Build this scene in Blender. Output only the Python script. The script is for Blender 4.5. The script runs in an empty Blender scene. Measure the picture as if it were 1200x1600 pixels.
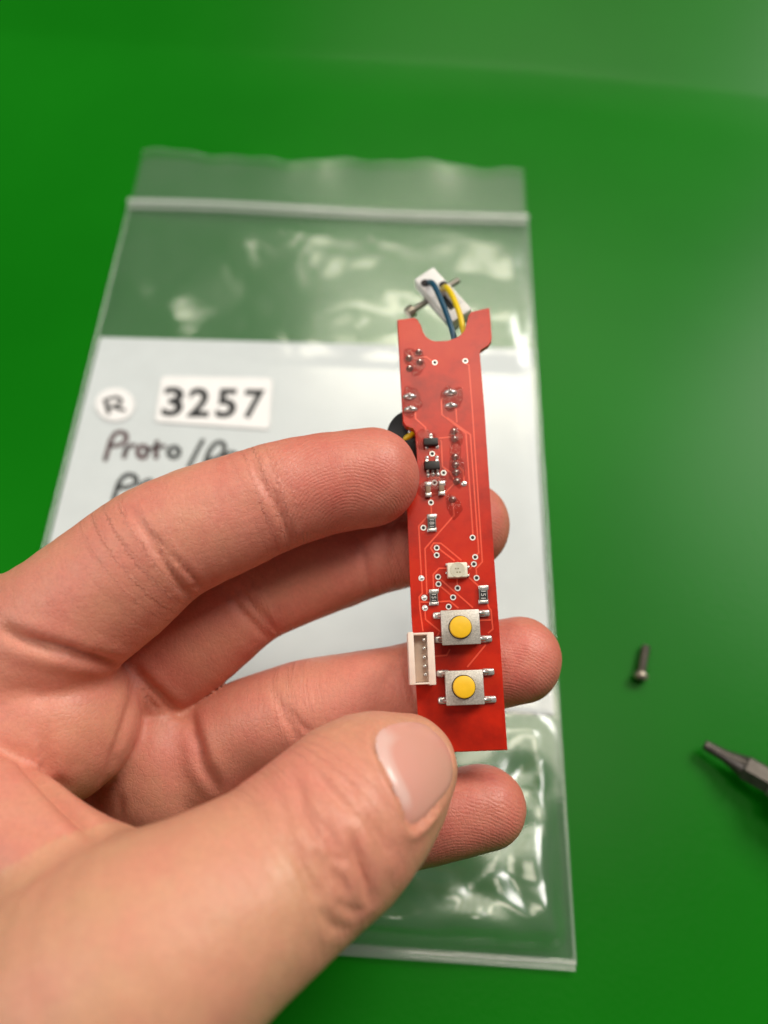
import bpy, bmesh, math, random
import numpy as np
from mathutils import Vector, Matrix

# ------------------------------------------------------------------ camera, world, lamps, exposure
scene = bpy.context.scene
COL = scene.collection
F = 1200.0                      # focal length in photo pixels (photo is 1200 x 1600)
PITCH = math.radians(62.5)      # camera looks this far below the horizontal
CAM_H = 0.176                   # camera height over the work surface (m)
cam_d = bpy.data.cameras.new('camera'); cam = bpy.data.objects.new('camera', cam_d); COL.objects.link(cam)
cam.location = (0, 0, CAM_H); cam.rotation_euler = (math.pi/2 - PITCH, 0, 0)
cam_d.sensor_fit = 'VERTICAL'; cam_d.sensor_height = 36.0; cam_d.lens = 36.0*F/1600.0
cam_d.clip_start = 0.002; cam_d.clip_end = 20.0
cam_d.dof.use_dof = True; cam_d.dof.focus_distance = 0.1205; cam_d.dof.aperture_fstop = 9.5
cam_d.dof.aperture_blades = 0
scene.camera = cam

world = bpy.data.worlds.new('World'); scene.world = world; world.use_nodes = True
bgn = world.node_tree.nodes['Background']
bgn.inputs['Color'].default_value = (1.0, 0.97, 0.93, 1); bgn.inputs['Strength'].default_value = 0.10

def area_lamp(name, loc, target, sx, sy, power, colour):
    l = bpy.data.lights.new(name, 'AREA'); l.shape = 'RECTANGLE'; l.size = sx; l.size_y = sy
    l.energy = power; l.color = colour
    o = bpy.data.objects.new(name, l); COL.objects.link(o); o.location = loc
    o.rotation_euler = (Vector(target) - Vector(loc)).to_track_quat('-Z', 'Y').to_euler()
    return o
WARM = (1.0, 0.92, 0.74)
area_lamp('ceiling_lamp', (0.26, 1.60, 1.75), (0, 0.06, 0.03), 0.95, 0.42, 12, WARM)                     # ahead
area_lamp('ceiling_lamp', (0.22, 0.37, 1.8), (0.22, 0.37, 0), 0.85, 0.36, 9, WARM)                       # overhead
area_lamp('ceiling_lamp', (1.35, 1.1, 1.6), (0, 0.06, 0.03), 0.9, 0.8, 46, (1.0, 0.96, 0.90))            # ahead on the right
area_lamp('ceiling_lamp', (-1.5, -0.15, 1.5), (0, 0.06, 0.05), 1.1, 1.0, 20, (1.0, 0.97, 0.93))          # on the left

scene.view_settings.view_transform = 'Standard'; scene.view_settings.look = 'None'
scene.view_settings.gamma = 1.0; scene.view_settings.exposure = -0.15; scene.view_settings.use_curve_mapping = False
scene.render.engine = 'CYCLES'
scene.cycles.use_denoising = True
scene.cycles.max_bounces = 10; scene.cycles.transparent_max_bounces = 16
scene.cycles.caustics_reflective = False; scene.cycles.caustics_refractive = False
scene.cycles.sample_clamp_indirect = 6.0

# ------------------------------------------------------------------ geometry of the view: photo pixel + depth (mm) -> place
def C(px, py, z):               # camera-frame millimetres: x right, y down, z away
    return np.array([(px-600.0)/F*z, (py-800.0)/F*z, z], float)
R_ = np.array([1.0, 0, 0]); FW = np.array([0, math.cos(PITCH), -math.sin(PITCH)]); UP = np.array([0, math.sin(PITCH), math.cos(PITCH)])
def W(c):                       # camera-frame mm -> world metres (arrays welcome)
    c = np.asarray(c, float)*0.001
    return np.array([0, 0, CAM_H]) + c[..., 0:1]*R_ - c[..., 1:2]*UP + c[..., 2:3]*FW
def G(px, py, h=0.0):           # where the sight line meets a level plane h metres over the work surface
    d = FW + (px-600.0)/F*R_ - (py-800.0)/F*UP
    t = (h-CAM_H)/d[2]
    return np.array([0, 0, CAM_H]) + t*d

# ------------------------------------------------------------------ objects and labels
def link(name, me, mat=None, parent=None, smooth=False):
    o = bpy.data.objects.new(name, me); COL.objects.link(o)
    if mat is not None and len(me.materials) == 0: me.materials.append(mat)
    if parent is not None: o.parent = parent
    if smooth:
        me.polygons.foreach_set('use_smooth', [True]*len(me.polygons))
    return o
def mesh(name, vs, fs, mat=None, parent=None, smooth=False):
    me = bpy.data.meshes.new(name); me.from_pydata([tuple(map(float, v)) for v in vs], [], [tuple(map(int, f)) for f in fs]); me.update()
    return link(name, me, mat, parent, smooth)
def empty(name, matrix=None, parent=None):
    o = bpy.data.objects.new(name, None); COL.objects.link(o); o.empty_display_size = 0.01
    if matrix is not None: o.matrix_world = matrix
    if parent is not None: o.parent = parent
    return o
def tag(o, label=None, cat=None, group=None, kind=None):
    if label: o['label'] = label
    if cat: o['category'] = cat
    if group: o['group'] = group
    if kind: o['kind'] = kind
    return o

class MB:                       # collects shapes that make up ONE mesh
    def __init__(self): self.bm = bmesh.new()
    def box(self, c, s, bevel=0.0, seg=2, rot=None, taper=1.0):
        r = bmesh.ops.create_cube(self.bm, size=1.0)
        vs = r['verts']
        for v in vs:
            t = taper if v.co.z > 0 else 1.0
            v.co = Vector((v.co.x*s[0]*t, v.co.y*s[1]*t, v.co.z*s[2]))
        if bevel > 0:
            es = list({e for v in vs for e in v.link_edges})
            b = bmesh.ops.bevel(self.bm, geom=es, offset=bevel, segments=seg, affect='EDGES', profile=0.5)
            vs = list({v for f in b['faces'] for v in f.verts} | {v for v in vs if v.is_valid})
        M = Matrix.Translation(Vector(c)) @ (rot.to_4x4() if rot is not None else Matrix.Identity(4))
        for v in vs: v.co = M @ v.co
        return vs
    def lathe(self, prof, c=(0, 0, 0), n=16, rot=None, sx=1.0, sy=1.0, capb=True, capt=True):
        M = Matrix.Translation(Vector(c)) @ (rot.to_4x4() if rot is not None else Matrix.Identity(4))
        rings = []
        for r, z in prof:
            rings.append([self.bm.verts.new(M @ Vector((r*sx*math.cos(2*math.pi*i/n), r*sy*math.sin(2*math.pi*i/n), z))) for i in range(n)])
        for a, b in zip(rings, rings[1:]):
            for i in range(n): self.bm.faces.new((a[i], a[(i+1) % n], b[(i+1) % n], b[i]))
        if capb: self.bm.faces.new(rings[0][::-1])
        if capt: self.bm.faces.new(rings[-1])
    def tube(self, pts, r, n=10, cap=True):
        pts = [Vector(p) for p in pts]; rings = []
        prev = None
        for i, p in enumerate(pts):
            t = (pts[min(i+1, len(pts)-1)] - pts[max(i-1, 0)]).normalized()
            if prev is None:
                u = t.cross(Vector((0, 0, 1)))
                if u.length < 1e-4: u = t.cross(Vector((1, 0, 0)))
            else: u = prev - t*prev.dot(t)
            u.normalize(); prev = u; v = t.cross(u)
            rr = r[i] if isinstance(r, (list, tuple)) else r
            rings.append([self.bm.verts.new(p + rr*(u*math.cos(2*math.pi*k/n) + v*math.sin(2*math.pi*k/n))) for k in range(n)])
        for a, b in zip(rings, rings[1:]):
            for i in range(n): self.bm.faces.new((a[i], a[(i+1) % n], b[(i+1) % n], b[i]))
        if cap: self.bm.faces.new(rings[0][::-1]); self.bm.faces.new(rings[-1])
    def prism(self, poly, z0, z1):
        n = len(poly)
        a = [self.bm.verts.new((x, y, z0)) for x, y in poly]; b = [self.bm.verts.new((x, y, z1)) for x, y in poly]
        self.bm.faces.new(a[::-1]); self.bm.faces.new(b)
        for i in range(n): self.bm.faces.new((a[i], a[(i+1) % n], b[(i+1) % n], b[i]))
    def ribbon(self, pts, w, z):        # a mitred flat strip with thickness z
        P = [np.array(p[:2], float) for p in pts]; L = []; Rr = []
        for i, p in enumerate(P):
            d0 = P[i]-P[i-1] if i else P[1]-P[0]; d1 = P[i+1]-P[i] if i < len(P)-1 else d0
            d0 = d0/np.linalg.norm(d0); d1 = d1/np.linalg.norm(d1)
            n0 = np.array([-d0[1], d0[0]]); n1 = np.array([-d1[1], d1[0]]); m = n0+n1; m /= max(np.linalg.norm(m), 1e-6)
            s = w/2/max(0.45, m.dot(n0)); L.append(p+m*s); Rr.append(p-m*s)
        for i in range(len(P)-1):
            q = [L[i], Rr[i], Rr[i+1], L[i+1]]
            t = [self.bm.verts.new((x, y, z)) for x, y in q]; b = [self.bm.verts.new((x, y, 0.0)) for x, y in q]
            self.bm.faces.new(t)
            for k in range(4): self.bm.faces.new((b[k], b[(k+1) % 4], t[(k+1) % 4], t[k]))
    def build(self, name, mat, parent=None, smooth=False):
        bmesh.ops.recalc_face_normals(self.bm, faces=self.bm.faces)
        me = bpy.data.meshes.new(name); self.bm.to_mesh(me); self.bm.free()
        o = link(name, me, mat, parent)
        if smooth:
            me.polygons.foreach_set('use_smooth', [True]*len(me.polygons))
            try: me.set_sharp_from_angle(angle=math.radians(40))
            except Exception: pass
        return o

# ------------------------------------------------------------------ materials
def new_mat(name):
    m = bpy.data.materials.new(name); m.use_nodes = True
    nt = m.node_tree; return m, nt, nt.nodes['Principled BSDF']
def nd(nt, typ, **kw):
    n = nt.nodes.new(typ)
    for k, v in kw.items():
        if k in n.inputs: n.inputs[k].default_value = v
        else: setattr(n, k, v)
    return n
def ramp(nt, fac, stops):
    r = nt.nodes.new('ShaderNodeValToRGB'); nt.links.new(fac, r.inputs['Fac'])
    e = r.color_ramp.elements
    while len(e) < len(stops): e.new(0.5)
    for k, (p, c) in enumerate(stops): e[k].position = p; e[k].color = (*c, 1) if len(c) == 3 else c
    return r.outputs['Color']
def plain(name, col, rough=0.5, metal=0.0, spec=0.5, var=0.12, scale=900.0, bump=0.0, coat=0.0, sss=0.0, rvar=0.0):
    m, nt, b = new_mat(name)
    tc = nd(nt, 'ShaderNodeTexCoord'); no = nd(nt, 'ShaderNodeTexNoise', Scale=scale, Detail=5.0, Roughness=0.6)
    nt.links.new(tc.outputs['Object'], no.inputs['Vector'])
    a = tuple(max(0, c*(1-var)) for c in col); z = tuple(min(1, c*(1+var)) for c in col)
    nt.links.new(ramp(nt, no.outputs['Fac'], [(0.3, a), (0.7, z)]), b.inputs['Base Color'])
    b.inputs['Roughness'].default_value = rough; b.inputs['Metallic'].default_value = metal
    b.inputs['Specular IOR Level'].default_value = spec; b.inputs['Coat Weight'].default_value = coat
    if rvar > 0:
        mr = nd(nt, 'ShaderNodeMapRange'); nt.links.new(no.outputs['Fac'], mr.inputs['Value'])
        mr.inputs['To Min'].default_value = max(0.02, rough-rvar); mr.inputs['To Max'].default_value = rough+rvar
        nt.links.new(mr.outputs['Result'], b.inputs['Roughness'])
    if sss > 0:
        b.inputs['Subsurface Weight'].default_value = sss; b.inputs['Subsurface Radius'].default_value = (1, .9, .8); b.inputs['Subsurface Scale'].default_value = 0.0006
    if bump > 0:
        bp = nd(nt, 'ShaderNodeBump', Strength=bump, Distance=0.0002); nt.links.new(no.outputs['Fac'], bp.inputs['Height']); nt.links.new(bp.outputs['Normal'], b.inputs['Normal'])
    return m

# ------------------------------------------------------------------ the hand: one continuous skin grown from a distance field (camera-frame mm)
def catmull(cp, sub=5):
    cp = np.array(cp, float); n = len(cp); out = []
    for i in range(n-1):
        p0 = cp[max(i-1, 0)]; p1 = cp[i]; p2 = cp[i+1]; p3 = cp[min(i+2, n-1)]
        for k in range(sub):
            t = k/sub
            out.append(0.5*((2*p1) + (-p0+p2)*t + (2*p0-5*p1+4*p2-p3)*t*t + (-p0+3*p1-3*p2+p3)*t**3))
    out.append(cp[-1]); return np.array(out)
def chain(ctrl, sub=5):         # (px, py, depth, radius in px) -> (x, y, z, r) mm
    return catmull([[*C(a, b, z), r*z/F] for a, b, z, r in ctrl], sub)

INDEX = chain([(-130,1130,127,130),(-20,1060,122,122),(95,975,120,112),(175,912,119.5,106),(252,853,120,99),(340,812,121.5,93),(428,778,123,85),(500,759,124.5,81),(577,746,126,78)])
MIDDLE = chain([(90,1140,146,108),(180,1078,140,92),(270,1020,136,86),(335,970,136,84),(400,925,137,79),(490,890,138,74),(580,863,139,70),(655,840,139,70),(727,823,139,69)])
RING = chain([(140,1230,146,105),(235,1215,141,90),(320,1182,137,85),(390,1142,135,81),(450,1118,133,79),(550,1095,132,75),(640,1076,131,70),(730,1050,131,69),(810,1031,131,67)])
PINKY = chain([(180,1340,150,90),(280,1330,142,78),(370,1325,134,72),(480,1318,128,70),(560,1306,126,68),(640,1288,125,67),(700,1275,125,67),(755,1262,126,66)])
THUMB = chain([(-330,1850,108,240),(-130,1730,99,228),(60,1620,93,218),(200,1527,90,206),(310,1450,92,172),(413,1381,97,150),(470,1335,100,143),(522,1293,102.5,139),(572,1243,106.5,124),(630,1202,111.5,85)])
PALM = [chain([(-130,1130,127,130),(-330,1700,120,165)], 3), chain([(90,1140,146,108),(-250,1750,130,150)], 3),
        chain([(140,1230,146,105),(-150,1780,137,140)], 3), chain([(180,1340,150,90),(-50,1800,143,135)], 3),
        chain([(-330,1700,120,165),(-50,1800,143,135)], 3),
        chain([(-230,1790,124,230),(-520,2300,112,300)], 4)]
LOBES = [((58,1128,123),(15.5,13.5,14.5),1.6), ((246,1202,135),(9.5,12.5,10),1.6), ((15,1005,124),(13,11,13),2.5)]
WEB = chain([(-190,1240,112,110),(-60,1262,106,96),(70,1345,101,98),(200,1440,97,120)], 4)

VX = 0.5
LO = np.array([-132.0, -18.0, 70.0]); HI = np.array([38.0, 150.0, 164.0])
DIM = np.ceil((HI-LO)/VX).astype(int)+1
AX = [LO[i] + VX*np.arange(DIM[i], dtype=np.float32) for i in range(3)]
def field(): return np.full(tuple(DIM), 50.0, np.float32)
def smin(a, b, k):
    h = np.maximum(k-np.abs(a-b), 0)/k
    return np.minimum(a, b) - h*h*k*0.25
def block(lo, hi):
    i0 = np.clip(np.floor((lo-LO)/VX).astype(int), 0, DIM-1); i1 = np.clip(np.ceil((hi-LO)/VX).astype(int)+1, 1, DIM)
    return tuple(slice(a, b) for a, b in zip(i0, i1))
def put(fld, sl, d, k):
    fld[sl] = smin(fld[sl], d, k) if k > 0 else np.minimum(fld[sl], d)
def add_chain(fld, ch, k=0.0, margin=7.0):
    for a, b in zip(ch, ch[1:]):
        r = max(a[3], b[3])+margin
        sl = block(np.minimum(a[:3], b[:3])-r, np.maximum(a[:3], b[:3])+r)
        if any(s.stop <= s.start for s in sl): continue
        X = AX[0][sl[0]][:, None, None]-a[0]; Y = AX[1][sl[1]][None, :, None]-a[1]; Z = AX[2][sl[2]][None, None, :]-a[2]
        d = (b-a)[:3]; L2 = max(d.dot(d), 1e-6)
        t = np.clip((X*d[0]+Y*d[1]+Z*d[2])/np.float32(L2), 0, 1)
        dist = np.sqrt((X-t*d[0])**2+(Y-t*d[1])**2+(Z-t*d[2])**2) - (a[3]+t*(b[3]-a[3]))
        put(fld, sl, dist.astype(np.float32), k)
def add_ball(fld, c, rad, k):
    c = C(*c); rad = np.array(rad); r = rad.max()+7
    sl = block(c-r, c+r)
    X = (AX[0][sl[0]][:, None, None]-c[0])/rad[0]; Y = (AX[1][sl[1]][None, :, None]-c[1])/rad[1]; Z = (AX[2][sl[2]][None, None, :]-c[2])/rad[2]
    q = np.sqrt(X*X+Y*Y+Z*Z); put(fld, sl, ((q-1)*rad.min()).astype(np.float32), k)

palm = field()
for ch in PALM: add_chain(palm, ch, 9.0, 9.0)
for c, rad, k in LOBES: add_ball(palm, c, rad, k)
web = field(); add_chain(web, WEB, 0)
thumb = field(); add_chain(thumb, THUMB, 0)
thumb = smin(thumb, web, 3.0)
hand = smin(palm, thumb, 2.0)
for ch, k in ((INDEX, 2.2), (MIDDLE, 2.2), (RING, 2.2), (PINKY, 2.2)):
    f = field(); add_chain(f, ch, 0)
    f = smin(palm, f, k)
    hand = smin(hand, f, 0.5)
del palm, web, thumb, f

def surface_nets(fld):
    s = fld < 0
    nx, ny, nz = fld.shape
    cnt = np.zeros((nx-1, ny-1, nz-1), np.int8)
    for dx in (0, 1):
        for dy in (0, 1):
            for dz in (0, 1): cnt += s[dx:nx-1+dx, dy:ny-1+dy, dz:nz-1+dz]
    act = (cnt > 0) & (cnt < 8)
    idx = np.argwhere(act); n = len(idx)
    vid = np.full(act.shape, -1, np.int32); vid[act] = np.arange(n)
    corner = np.stack([fld[idx[:, 0]+dx, idx[:, 1]+dy, idx[:, 2]+dz] for dx in (0, 1) for dy in (0, 1) for dz in (0, 1)], 1)
    cpos = np.array([(dx, dy, dz) for dx in (0, 1) for dy in (0, 1) for dz in (0, 1)], float)
    acc = np.zeros((n, 3)); w = np.zeros(n)
    for i in range(8):
        for j in range(i+1, 8):
            if np.abs(cpos[i]-cpos[j]).sum() == 1:
                a = corner[:, i]; b = corner[:, j]; m = (a < 0) != (b < 0)
                t = np.where(m, a/np.where(m, a-b, 1), 0)
                acc += np.where(m[:, None], cpos[i]+t[:, None]*(cpos[j]-cpos[i]), 0); w += m
    V = LO + VX*(idx + acc/w[:, None])
    faces = []
    for ax in range(3):
        u, v = (ax+1) % 3, (ax+2) % 3
        lo = [slice(None)]*3; hi = [slice(None)]*3
        lo[ax] = slice(0, -1); hi[ax] = slice(1, None)
        e = np.argwhere(s[tuple(lo)] != s[tuple(hi)])
        e = e[(e[:, u] > 0) & (e[:, v] > 0) & (e[:, u] < fld.shape[u]-1) & (e[:, v] < fld.shape[v]-1)]
        ins = s[e[:, 0], e[:, 1], e[:, 2]]
        def at(du, dv):
            q = e.copy(); q[:, u] -= du; q[:, v] -= dv
            return vid[q[:, 0], q[:, 1], q[:, 2]]
        q = np.stack([at(0, 0), at(1, 0), at(1, 1), at(0, 1)], 1)
        q[~ins] = q[~ins][:, ::-1]
        faces.append(q)
    Fq = np.concatenate(faces); Fq = Fq[(Fq >= 0).all(1)]
    return V, Fq
HV, HF = surface_nets(hand); del hand

def vnormals(V, Fq):
    n = np.cross(V[Fq[:, 2]]-V[Fq[:, 0]], V[Fq[:, 3]]-V[Fq[:, 1]])
    N = np.zeros_like(V)
    for i in range(4):
        for k in range(3): N[:, k] += np.bincount(Fq[:, i], n[:, k], len(V))
    return N/np.maximum(np.linalg.norm(N, axis=1, keepdims=True), 1e-9)
def smooth_mesh(V, Fq, it):
    a = np.concatenate([Fq[:, 0], Fq[:, 1], Fq[:, 2], Fq[:, 3]]); b = np.concatenate([Fq[:, 1], Fq[:, 2], Fq[:, 3], Fq[:, 0]])
    deg = np.bincount(a, minlength=len(V)) + np.bincount(b, minlength=len(V))
    for k in range(it):
        lam = 0.5 if k % 2 == 0 else -0.52
        S = np.stack([np.bincount(a, V[b, c], len(V)) + np.bincount(b, V[a, c], len(V)) for c in range(3)], 1)
        V = V + lam*(S/np.maximum(deg, 1)[:, None]-V)
    return V
HV = smooth_mesh(HV, HF, 10)

# ---- creases, wrinkles, nail bed: real relief pressed into the skin
from mathutils.bvhtree import BVHTree
def ray_hits(bvh, pts):
    out = []
    for px, py in pts:
        d = Vector(C(px, py, 1.0)).normalized()
        loc, nor, i, dist = bvh.ray_cast(Vector((0, 0, 0)), d)
        if loc is not None: out.append(np.array(loc))
    return np.array(out)
def resample(pl, step):
    pl = np.array(pl, float); seg = np.linalg.norm(np.diff(pl, axis=0), axis=1); s = np.concatenate([[0], np.cumsum(seg)])
    n = max(2, int(s[-1]/step)+1); t = np.linspace(0, s[-1], n)
    return np.stack([np.interp(t, s, pl[:, k]) for k in range(pl.shape[1])], 1)
def z4(*p): return [(x*.5833, y*.5833+640) for x, y in p]
def z5(*p): return [(x*.5833, y*.5833+1000) for x, y in p]
def z7(*p): return [(x*.2833+400, y*.2833+1080) for x, y in p]
# (pixel polyline, depth mm, half width mm)
CREASES = [
 (z4((672,140),(690,175),(715,212),(742,252),(765,300),(780,352)), 0.58, 0.61), (z4((700,160),(730,205),(760,262)), 0.21, 0.41),
 (z4((345,262),(390,328),(420,380),(455,430),(490,478),(522,508)), 0.52, 0.57), (z4((440,375),(480,410),(515,445),(545,482)), 0.36, 0.45), (z4((385,318),(420,345),(470,400)), 0.26, 0.41), (z4((468,470),(500,480),(530,476)), .2,.5),
 (z4((0,588),(60,618),(140,640),(230,668),(330,697)), 1.5, 1.0),
 (z4((596,470),(640,530),(680,575),(722,612)), .5, .7), (z4((640,480),(690,535),(738,592)), .45, .6), (z4((620,505),(650,500),(690,512)), .2, .5),
 (z4((958,330),(975,390),(985,440),(1005,495)), .5, .75),
 (z4((350,690),(400,740),(450,790),(500,826)), 1.0, .9), (z4((372,725),(395,770),(425,805)), .3, .6),
 (z4((733,752),(757,810),(785,858),(808,892)), .5, .65), (z4((768,795),(800,842),(832,866)), .35, .55), (z4((745,830),(775,835),(800,842)), .2, .45),
 (z4((505,815),(528,890),(545,950),(580,1012)), 1.1, 1.0),
 (z4((1085,620),(1090,690),(1108,790)), .45, .7),
 (z5((350,95),(357,160),(335,230),(300,330),(260,410),(222,458)), .6, 1.2),
 (z5((0,298),(60,330),(120,385),(200,460),(290,552)), 1.3, 1.1),
 (z5((118,250),(126,320),(112,385)), .4, 1.1), (z5((150,380),(190,420),(225,455)), .3, 1.0), (z5((322,430),(318,480),(300,540)), .35, .8),
 (z5((30,130),(120,150),(200,140)), .3, 1.0), (z5((0,470),(90,500),(180,530)), .3, 1.0),
 (z7((195,470),(240,560),(260,660),(300,740),(350,830)), 0.67, 0.71), (z7((225,560),(262,690),(310,765)), 0.32, 0.47),
 (z7((330,460),(420,560),(500,640),(545,700)), 0.42, 0.66),
 (z7((538,790),(560,900),(600,1020),(622,1100),(645,1175)), 0.80, 0.66),
 (z7((395,730),(420,850),(440,920),(490,945)), 0.56, 0.62),
 (z7((185,820),(240,910),(270,1000),(300,1080),(355,1155)), 0.56, 0.71),
 (z7((430,975),(480,1060),(510,1110)), 0.42, 0.57), (z7((465,1165),(520,1210),(580,1217)), .3, .6),
 (z7((345,1195),(420,1290),(490,1325)), 0.42, 0.66), (z7((600,690),(680,800),(745,905)), 0.42, 0.76),
 (z7((470,470),(540,560),(560,640)), .25, .6), (z7((130,600),(170,720),(200,860)), .3, .8), (z7((330,880),(380,1000),(400,1090)), .3, .6),
]
bvh = BVHTree.FromPolygons([tuple(v) for v in HV], [tuple(map(int, f)) for f in HF])
HN = vnormals(HV, HF)
disp = np.zeros(len(HV))
rngc = np.random.RandomState(5)
for pl, dep, wid in CREASES:
    q = resample(pl, 3.0)
    q = q + np.cumsum(rngc.normal(0, .35, q.shape), 0)*0.6
    h = ray_hits(bvh, q)
    if len(h) < 2: continue
    keep = [0]
    for i in range(1, len(h)):
        if np.linalg.norm(h[i]-h[keep[-1]]) < 1.6: keep.append(i)
        elif len(keep) < 3: keep = [i]
    h = h[keep]
    m = np.where(((HV > h.min(0)-4) & (HV < h.max(0)+4)).all(1))[0]
    if len(m) == 0: continue
    D = np.linalg.norm(HV[m][:, None, :]-h[None], axis=2); j = D.argmin(1); d = D.min(1)
    fade = np.sin(np.clip((j+1.0)/(len(h)+1), 0, 1)*np.pi)**0.5
    v = -dep*np.exp(-(d/wid)**2)*fade + 0.17*dep*np.exp(-((d-2.3*wid)/(1.3*wid))**2)*fade
    disp[m] = np.where(np.abs(v) > np.abs(disp[m]), v, disp[m]*1.0)
HV = HV + HN*disp[:, None]
# low, soft unevenness of flesh
def lump(V, s, seed):
    r = np.random.RandomState(seed); o = np.zeros(len(V))
    for k in range(9):
        w = r.normal(0, 1, 3); w /= np.linalg.norm(w); o += np.sin(V@w*(2*np.pi/(s*r.uniform(.7, 1.5))) + r.uniform(0, 6.3))
    return o/9
HV = HV + HN*(0.35*lump(HV, 14, 3) + 0.10*lump(HV, 4.5, 8))[:, None]

# ---- thumb nail
T_ = C(630, 1202, 111.5); IP_ = C(522, 1293, 102.5)
na = (T_-IP_)/np.linalg.norm(T_-IP_); nn = np.array([0, 0, -1.0]); nn -= na*nn.dot(na); nn /= np.linalg.norm(nn); nb = np.cross(nn, na)
bvh = BVHTree.FromPolygons([tuple(v) for v in HV], [tuple(map(int, f)) for f in HF])
NAIL_PX = [(585,1151),(587,1174),(597,1196),(607,1217),(621,1243),(632,1273),(639,1297),(655,1289),(682,1260),(702,1233),(709.5,1205),(707,1177),(698,1158),(682,1142),(661,1130),(635,1127),(612,1131),(595,1138)]
hit = ray_hits(bvh, resample(NAIL_PX+[NAIL_PX[0]], 6.0)[:-1])
uv = np.stack([(hit-T_)@nb, (hit-T_)@na], 1)
ins_px = ray_hits(bvh, [(x, y) for x in range(590, 710, 8) for y in range(1130, 1296, 8)])
L = np.stack([(ins_px-T_)@nb, (ins_px-T_)@na, (ins_px-T_)@nn], 1)
from mathutils.geometry import intersect_point_tri_2d
def poly_sd(P, poly):           # signed distance, negative inside
    d = np.full(len(P), 1e9); inside = np.zeros(len(P), bool)
    for a, b in zip(poly, np.roll(poly, -1, 0)):
        e = b-a; w = P-a; t = np.clip((w@e)/max(e@e, 1e-9), 0, 1); d = np.minimum(d, np.linalg.norm(w-t[:, None]*e, axis=1))
        c = ((a[1] > P[:, 1]) != (b[1] > P[:, 1])) & (P[:, 0] < (b[0]-a[0])*(P[:, 1]-a[1])/(b[1]-a[1]+1e-12)+a[0]); inside ^= c
    return np.where(inside, -d, d)
# smooth the outline
for _ in range(6): uv = 0.5*uv + 0.25*(np.roll(uv, 1, 0)+np.roll(uv, -1, 0))
m = poly_sd(L[:, :2], uv) < -0.3
def basis(u, v): return np.stack([np.ones_like(u), u, v, u*u, u*v, v*v], 1)
coef, *_ = np.linalg.lstsq(basis(L[m, 0], L[m, 1]), L[m, 2], rcond=None)
def nail_h(u, v): return basis(u, v)@coef
U = (HV-T_)@nb; Vv = (HV-T_)@na; H = (HV-T_)@nn
sd = poly_sd(np.stack([U, Vv], 1), uv); fit = nail_h(U, Vv)
near = (np.abs(H-fit) < 4) & (sd < 4)
s_in = np.clip(-sd/0.7, 0, 1); s_in = s_in*s_in*(3-2*s_in)
target = np.where(sd < 0, np.minimum(H, fit+0.12)*(1-s_in) + s_in*(fit-0.45), H)
prox = np.clip(-(Vv-uv[:, 1].mean())/3.0+0.4, 0.25, 1)
bulge = np.where(sd >= 0, 0.5*prox*np.exp(-((sd-1.0)/0.8)**2) - 0.55*prox*np.exp(-(sd/0.4)**2), 0)
HV = np.where(near[:, None], HV + nn*(target-H+bulge)[:, None], HV)
HN = vnormals(HV, HF)
cen = uv.mean(0); rings = 12; nvs = []; nfs = []; ncol = []
K = len(uv)
for r in range(rings+1):
    t = r/rings
    P = cen + (uv-cen)*t*1.0
    hh = nail_h(P[:, 0], P[:, 1]) + 0.10 - 0.30*max(0, (t-0.86)/0.14)**2
    nvs.append(T_ + P[:, :1]*nb + P[:, 1:]*na + hh[:, None]*nn)
nvs = np.concatenate(nvs)
for r in range(rings):
    for k in range(K): nfs.append((r*K+k, r*K+(k+1) % K, (r+1)*K+(k+1) % K, (r+1)*K+k))
# lunula weight on the plate (pale half moon at the nail's root)
nu = (nvs-T_)@nb; nv = (nvs-T_)@na
root_sd = -poly_sd(np.stack([nu, nv], 1), uv)
lun = np.clip((2.1-root_sd)/0.7, 0, 1)*np.clip((uv[:, 1].mean()+0.6-nv)/2.2, 0, 1)*np.clip((nu-uv[:, 0].min()-2.6)/1.5, 0, 1)

# ---- which finger each point of skin belongs to -> friction ridges and flush
def axis_dist(ch, V):
    best = np.full(len(V), 1e9); s = np.zeros(len(V)); acc = 0
    for a, b in zip(ch, ch[1:]):
        d = (b-a)[:3]; Ld = np.linalg.norm(d); t = np.clip(((V-a[:3])@d)/max(Ld*Ld, 1e-9), 0, 1)
        dd = np.linalg.norm(V-a[:3]-t[:, None]*d, axis=1) - (a[3]+t*(b[3]-a[3]))
        s = np.where(dd < best, acc+t*Ld, s); best = np.minimum(best, dd); acc += Ld
    return best, s, acc
ridge = np.zeros(len(HV), np.float32); rmask = np.zeros(len(HV), np.float32); pink = np.full(len(HV), .45, np.float32)
dist_all = []; axial = np.zeros(len(HV)); joint = np.zeros(len(HV))
for ch, cc in ((INDEX, (548,838,121)), (MIDDLE, (725,915,133)), (RING, (780,1140,124)), (PINKY, (715,1400,119)), (THUMB, None)):
    d, s, tot = axis_dist(ch, HV); dist_all.append((d, s, tot, cc))
best = np.argmin(np.stack([x[0] for x in dist_all]), 0)
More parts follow.
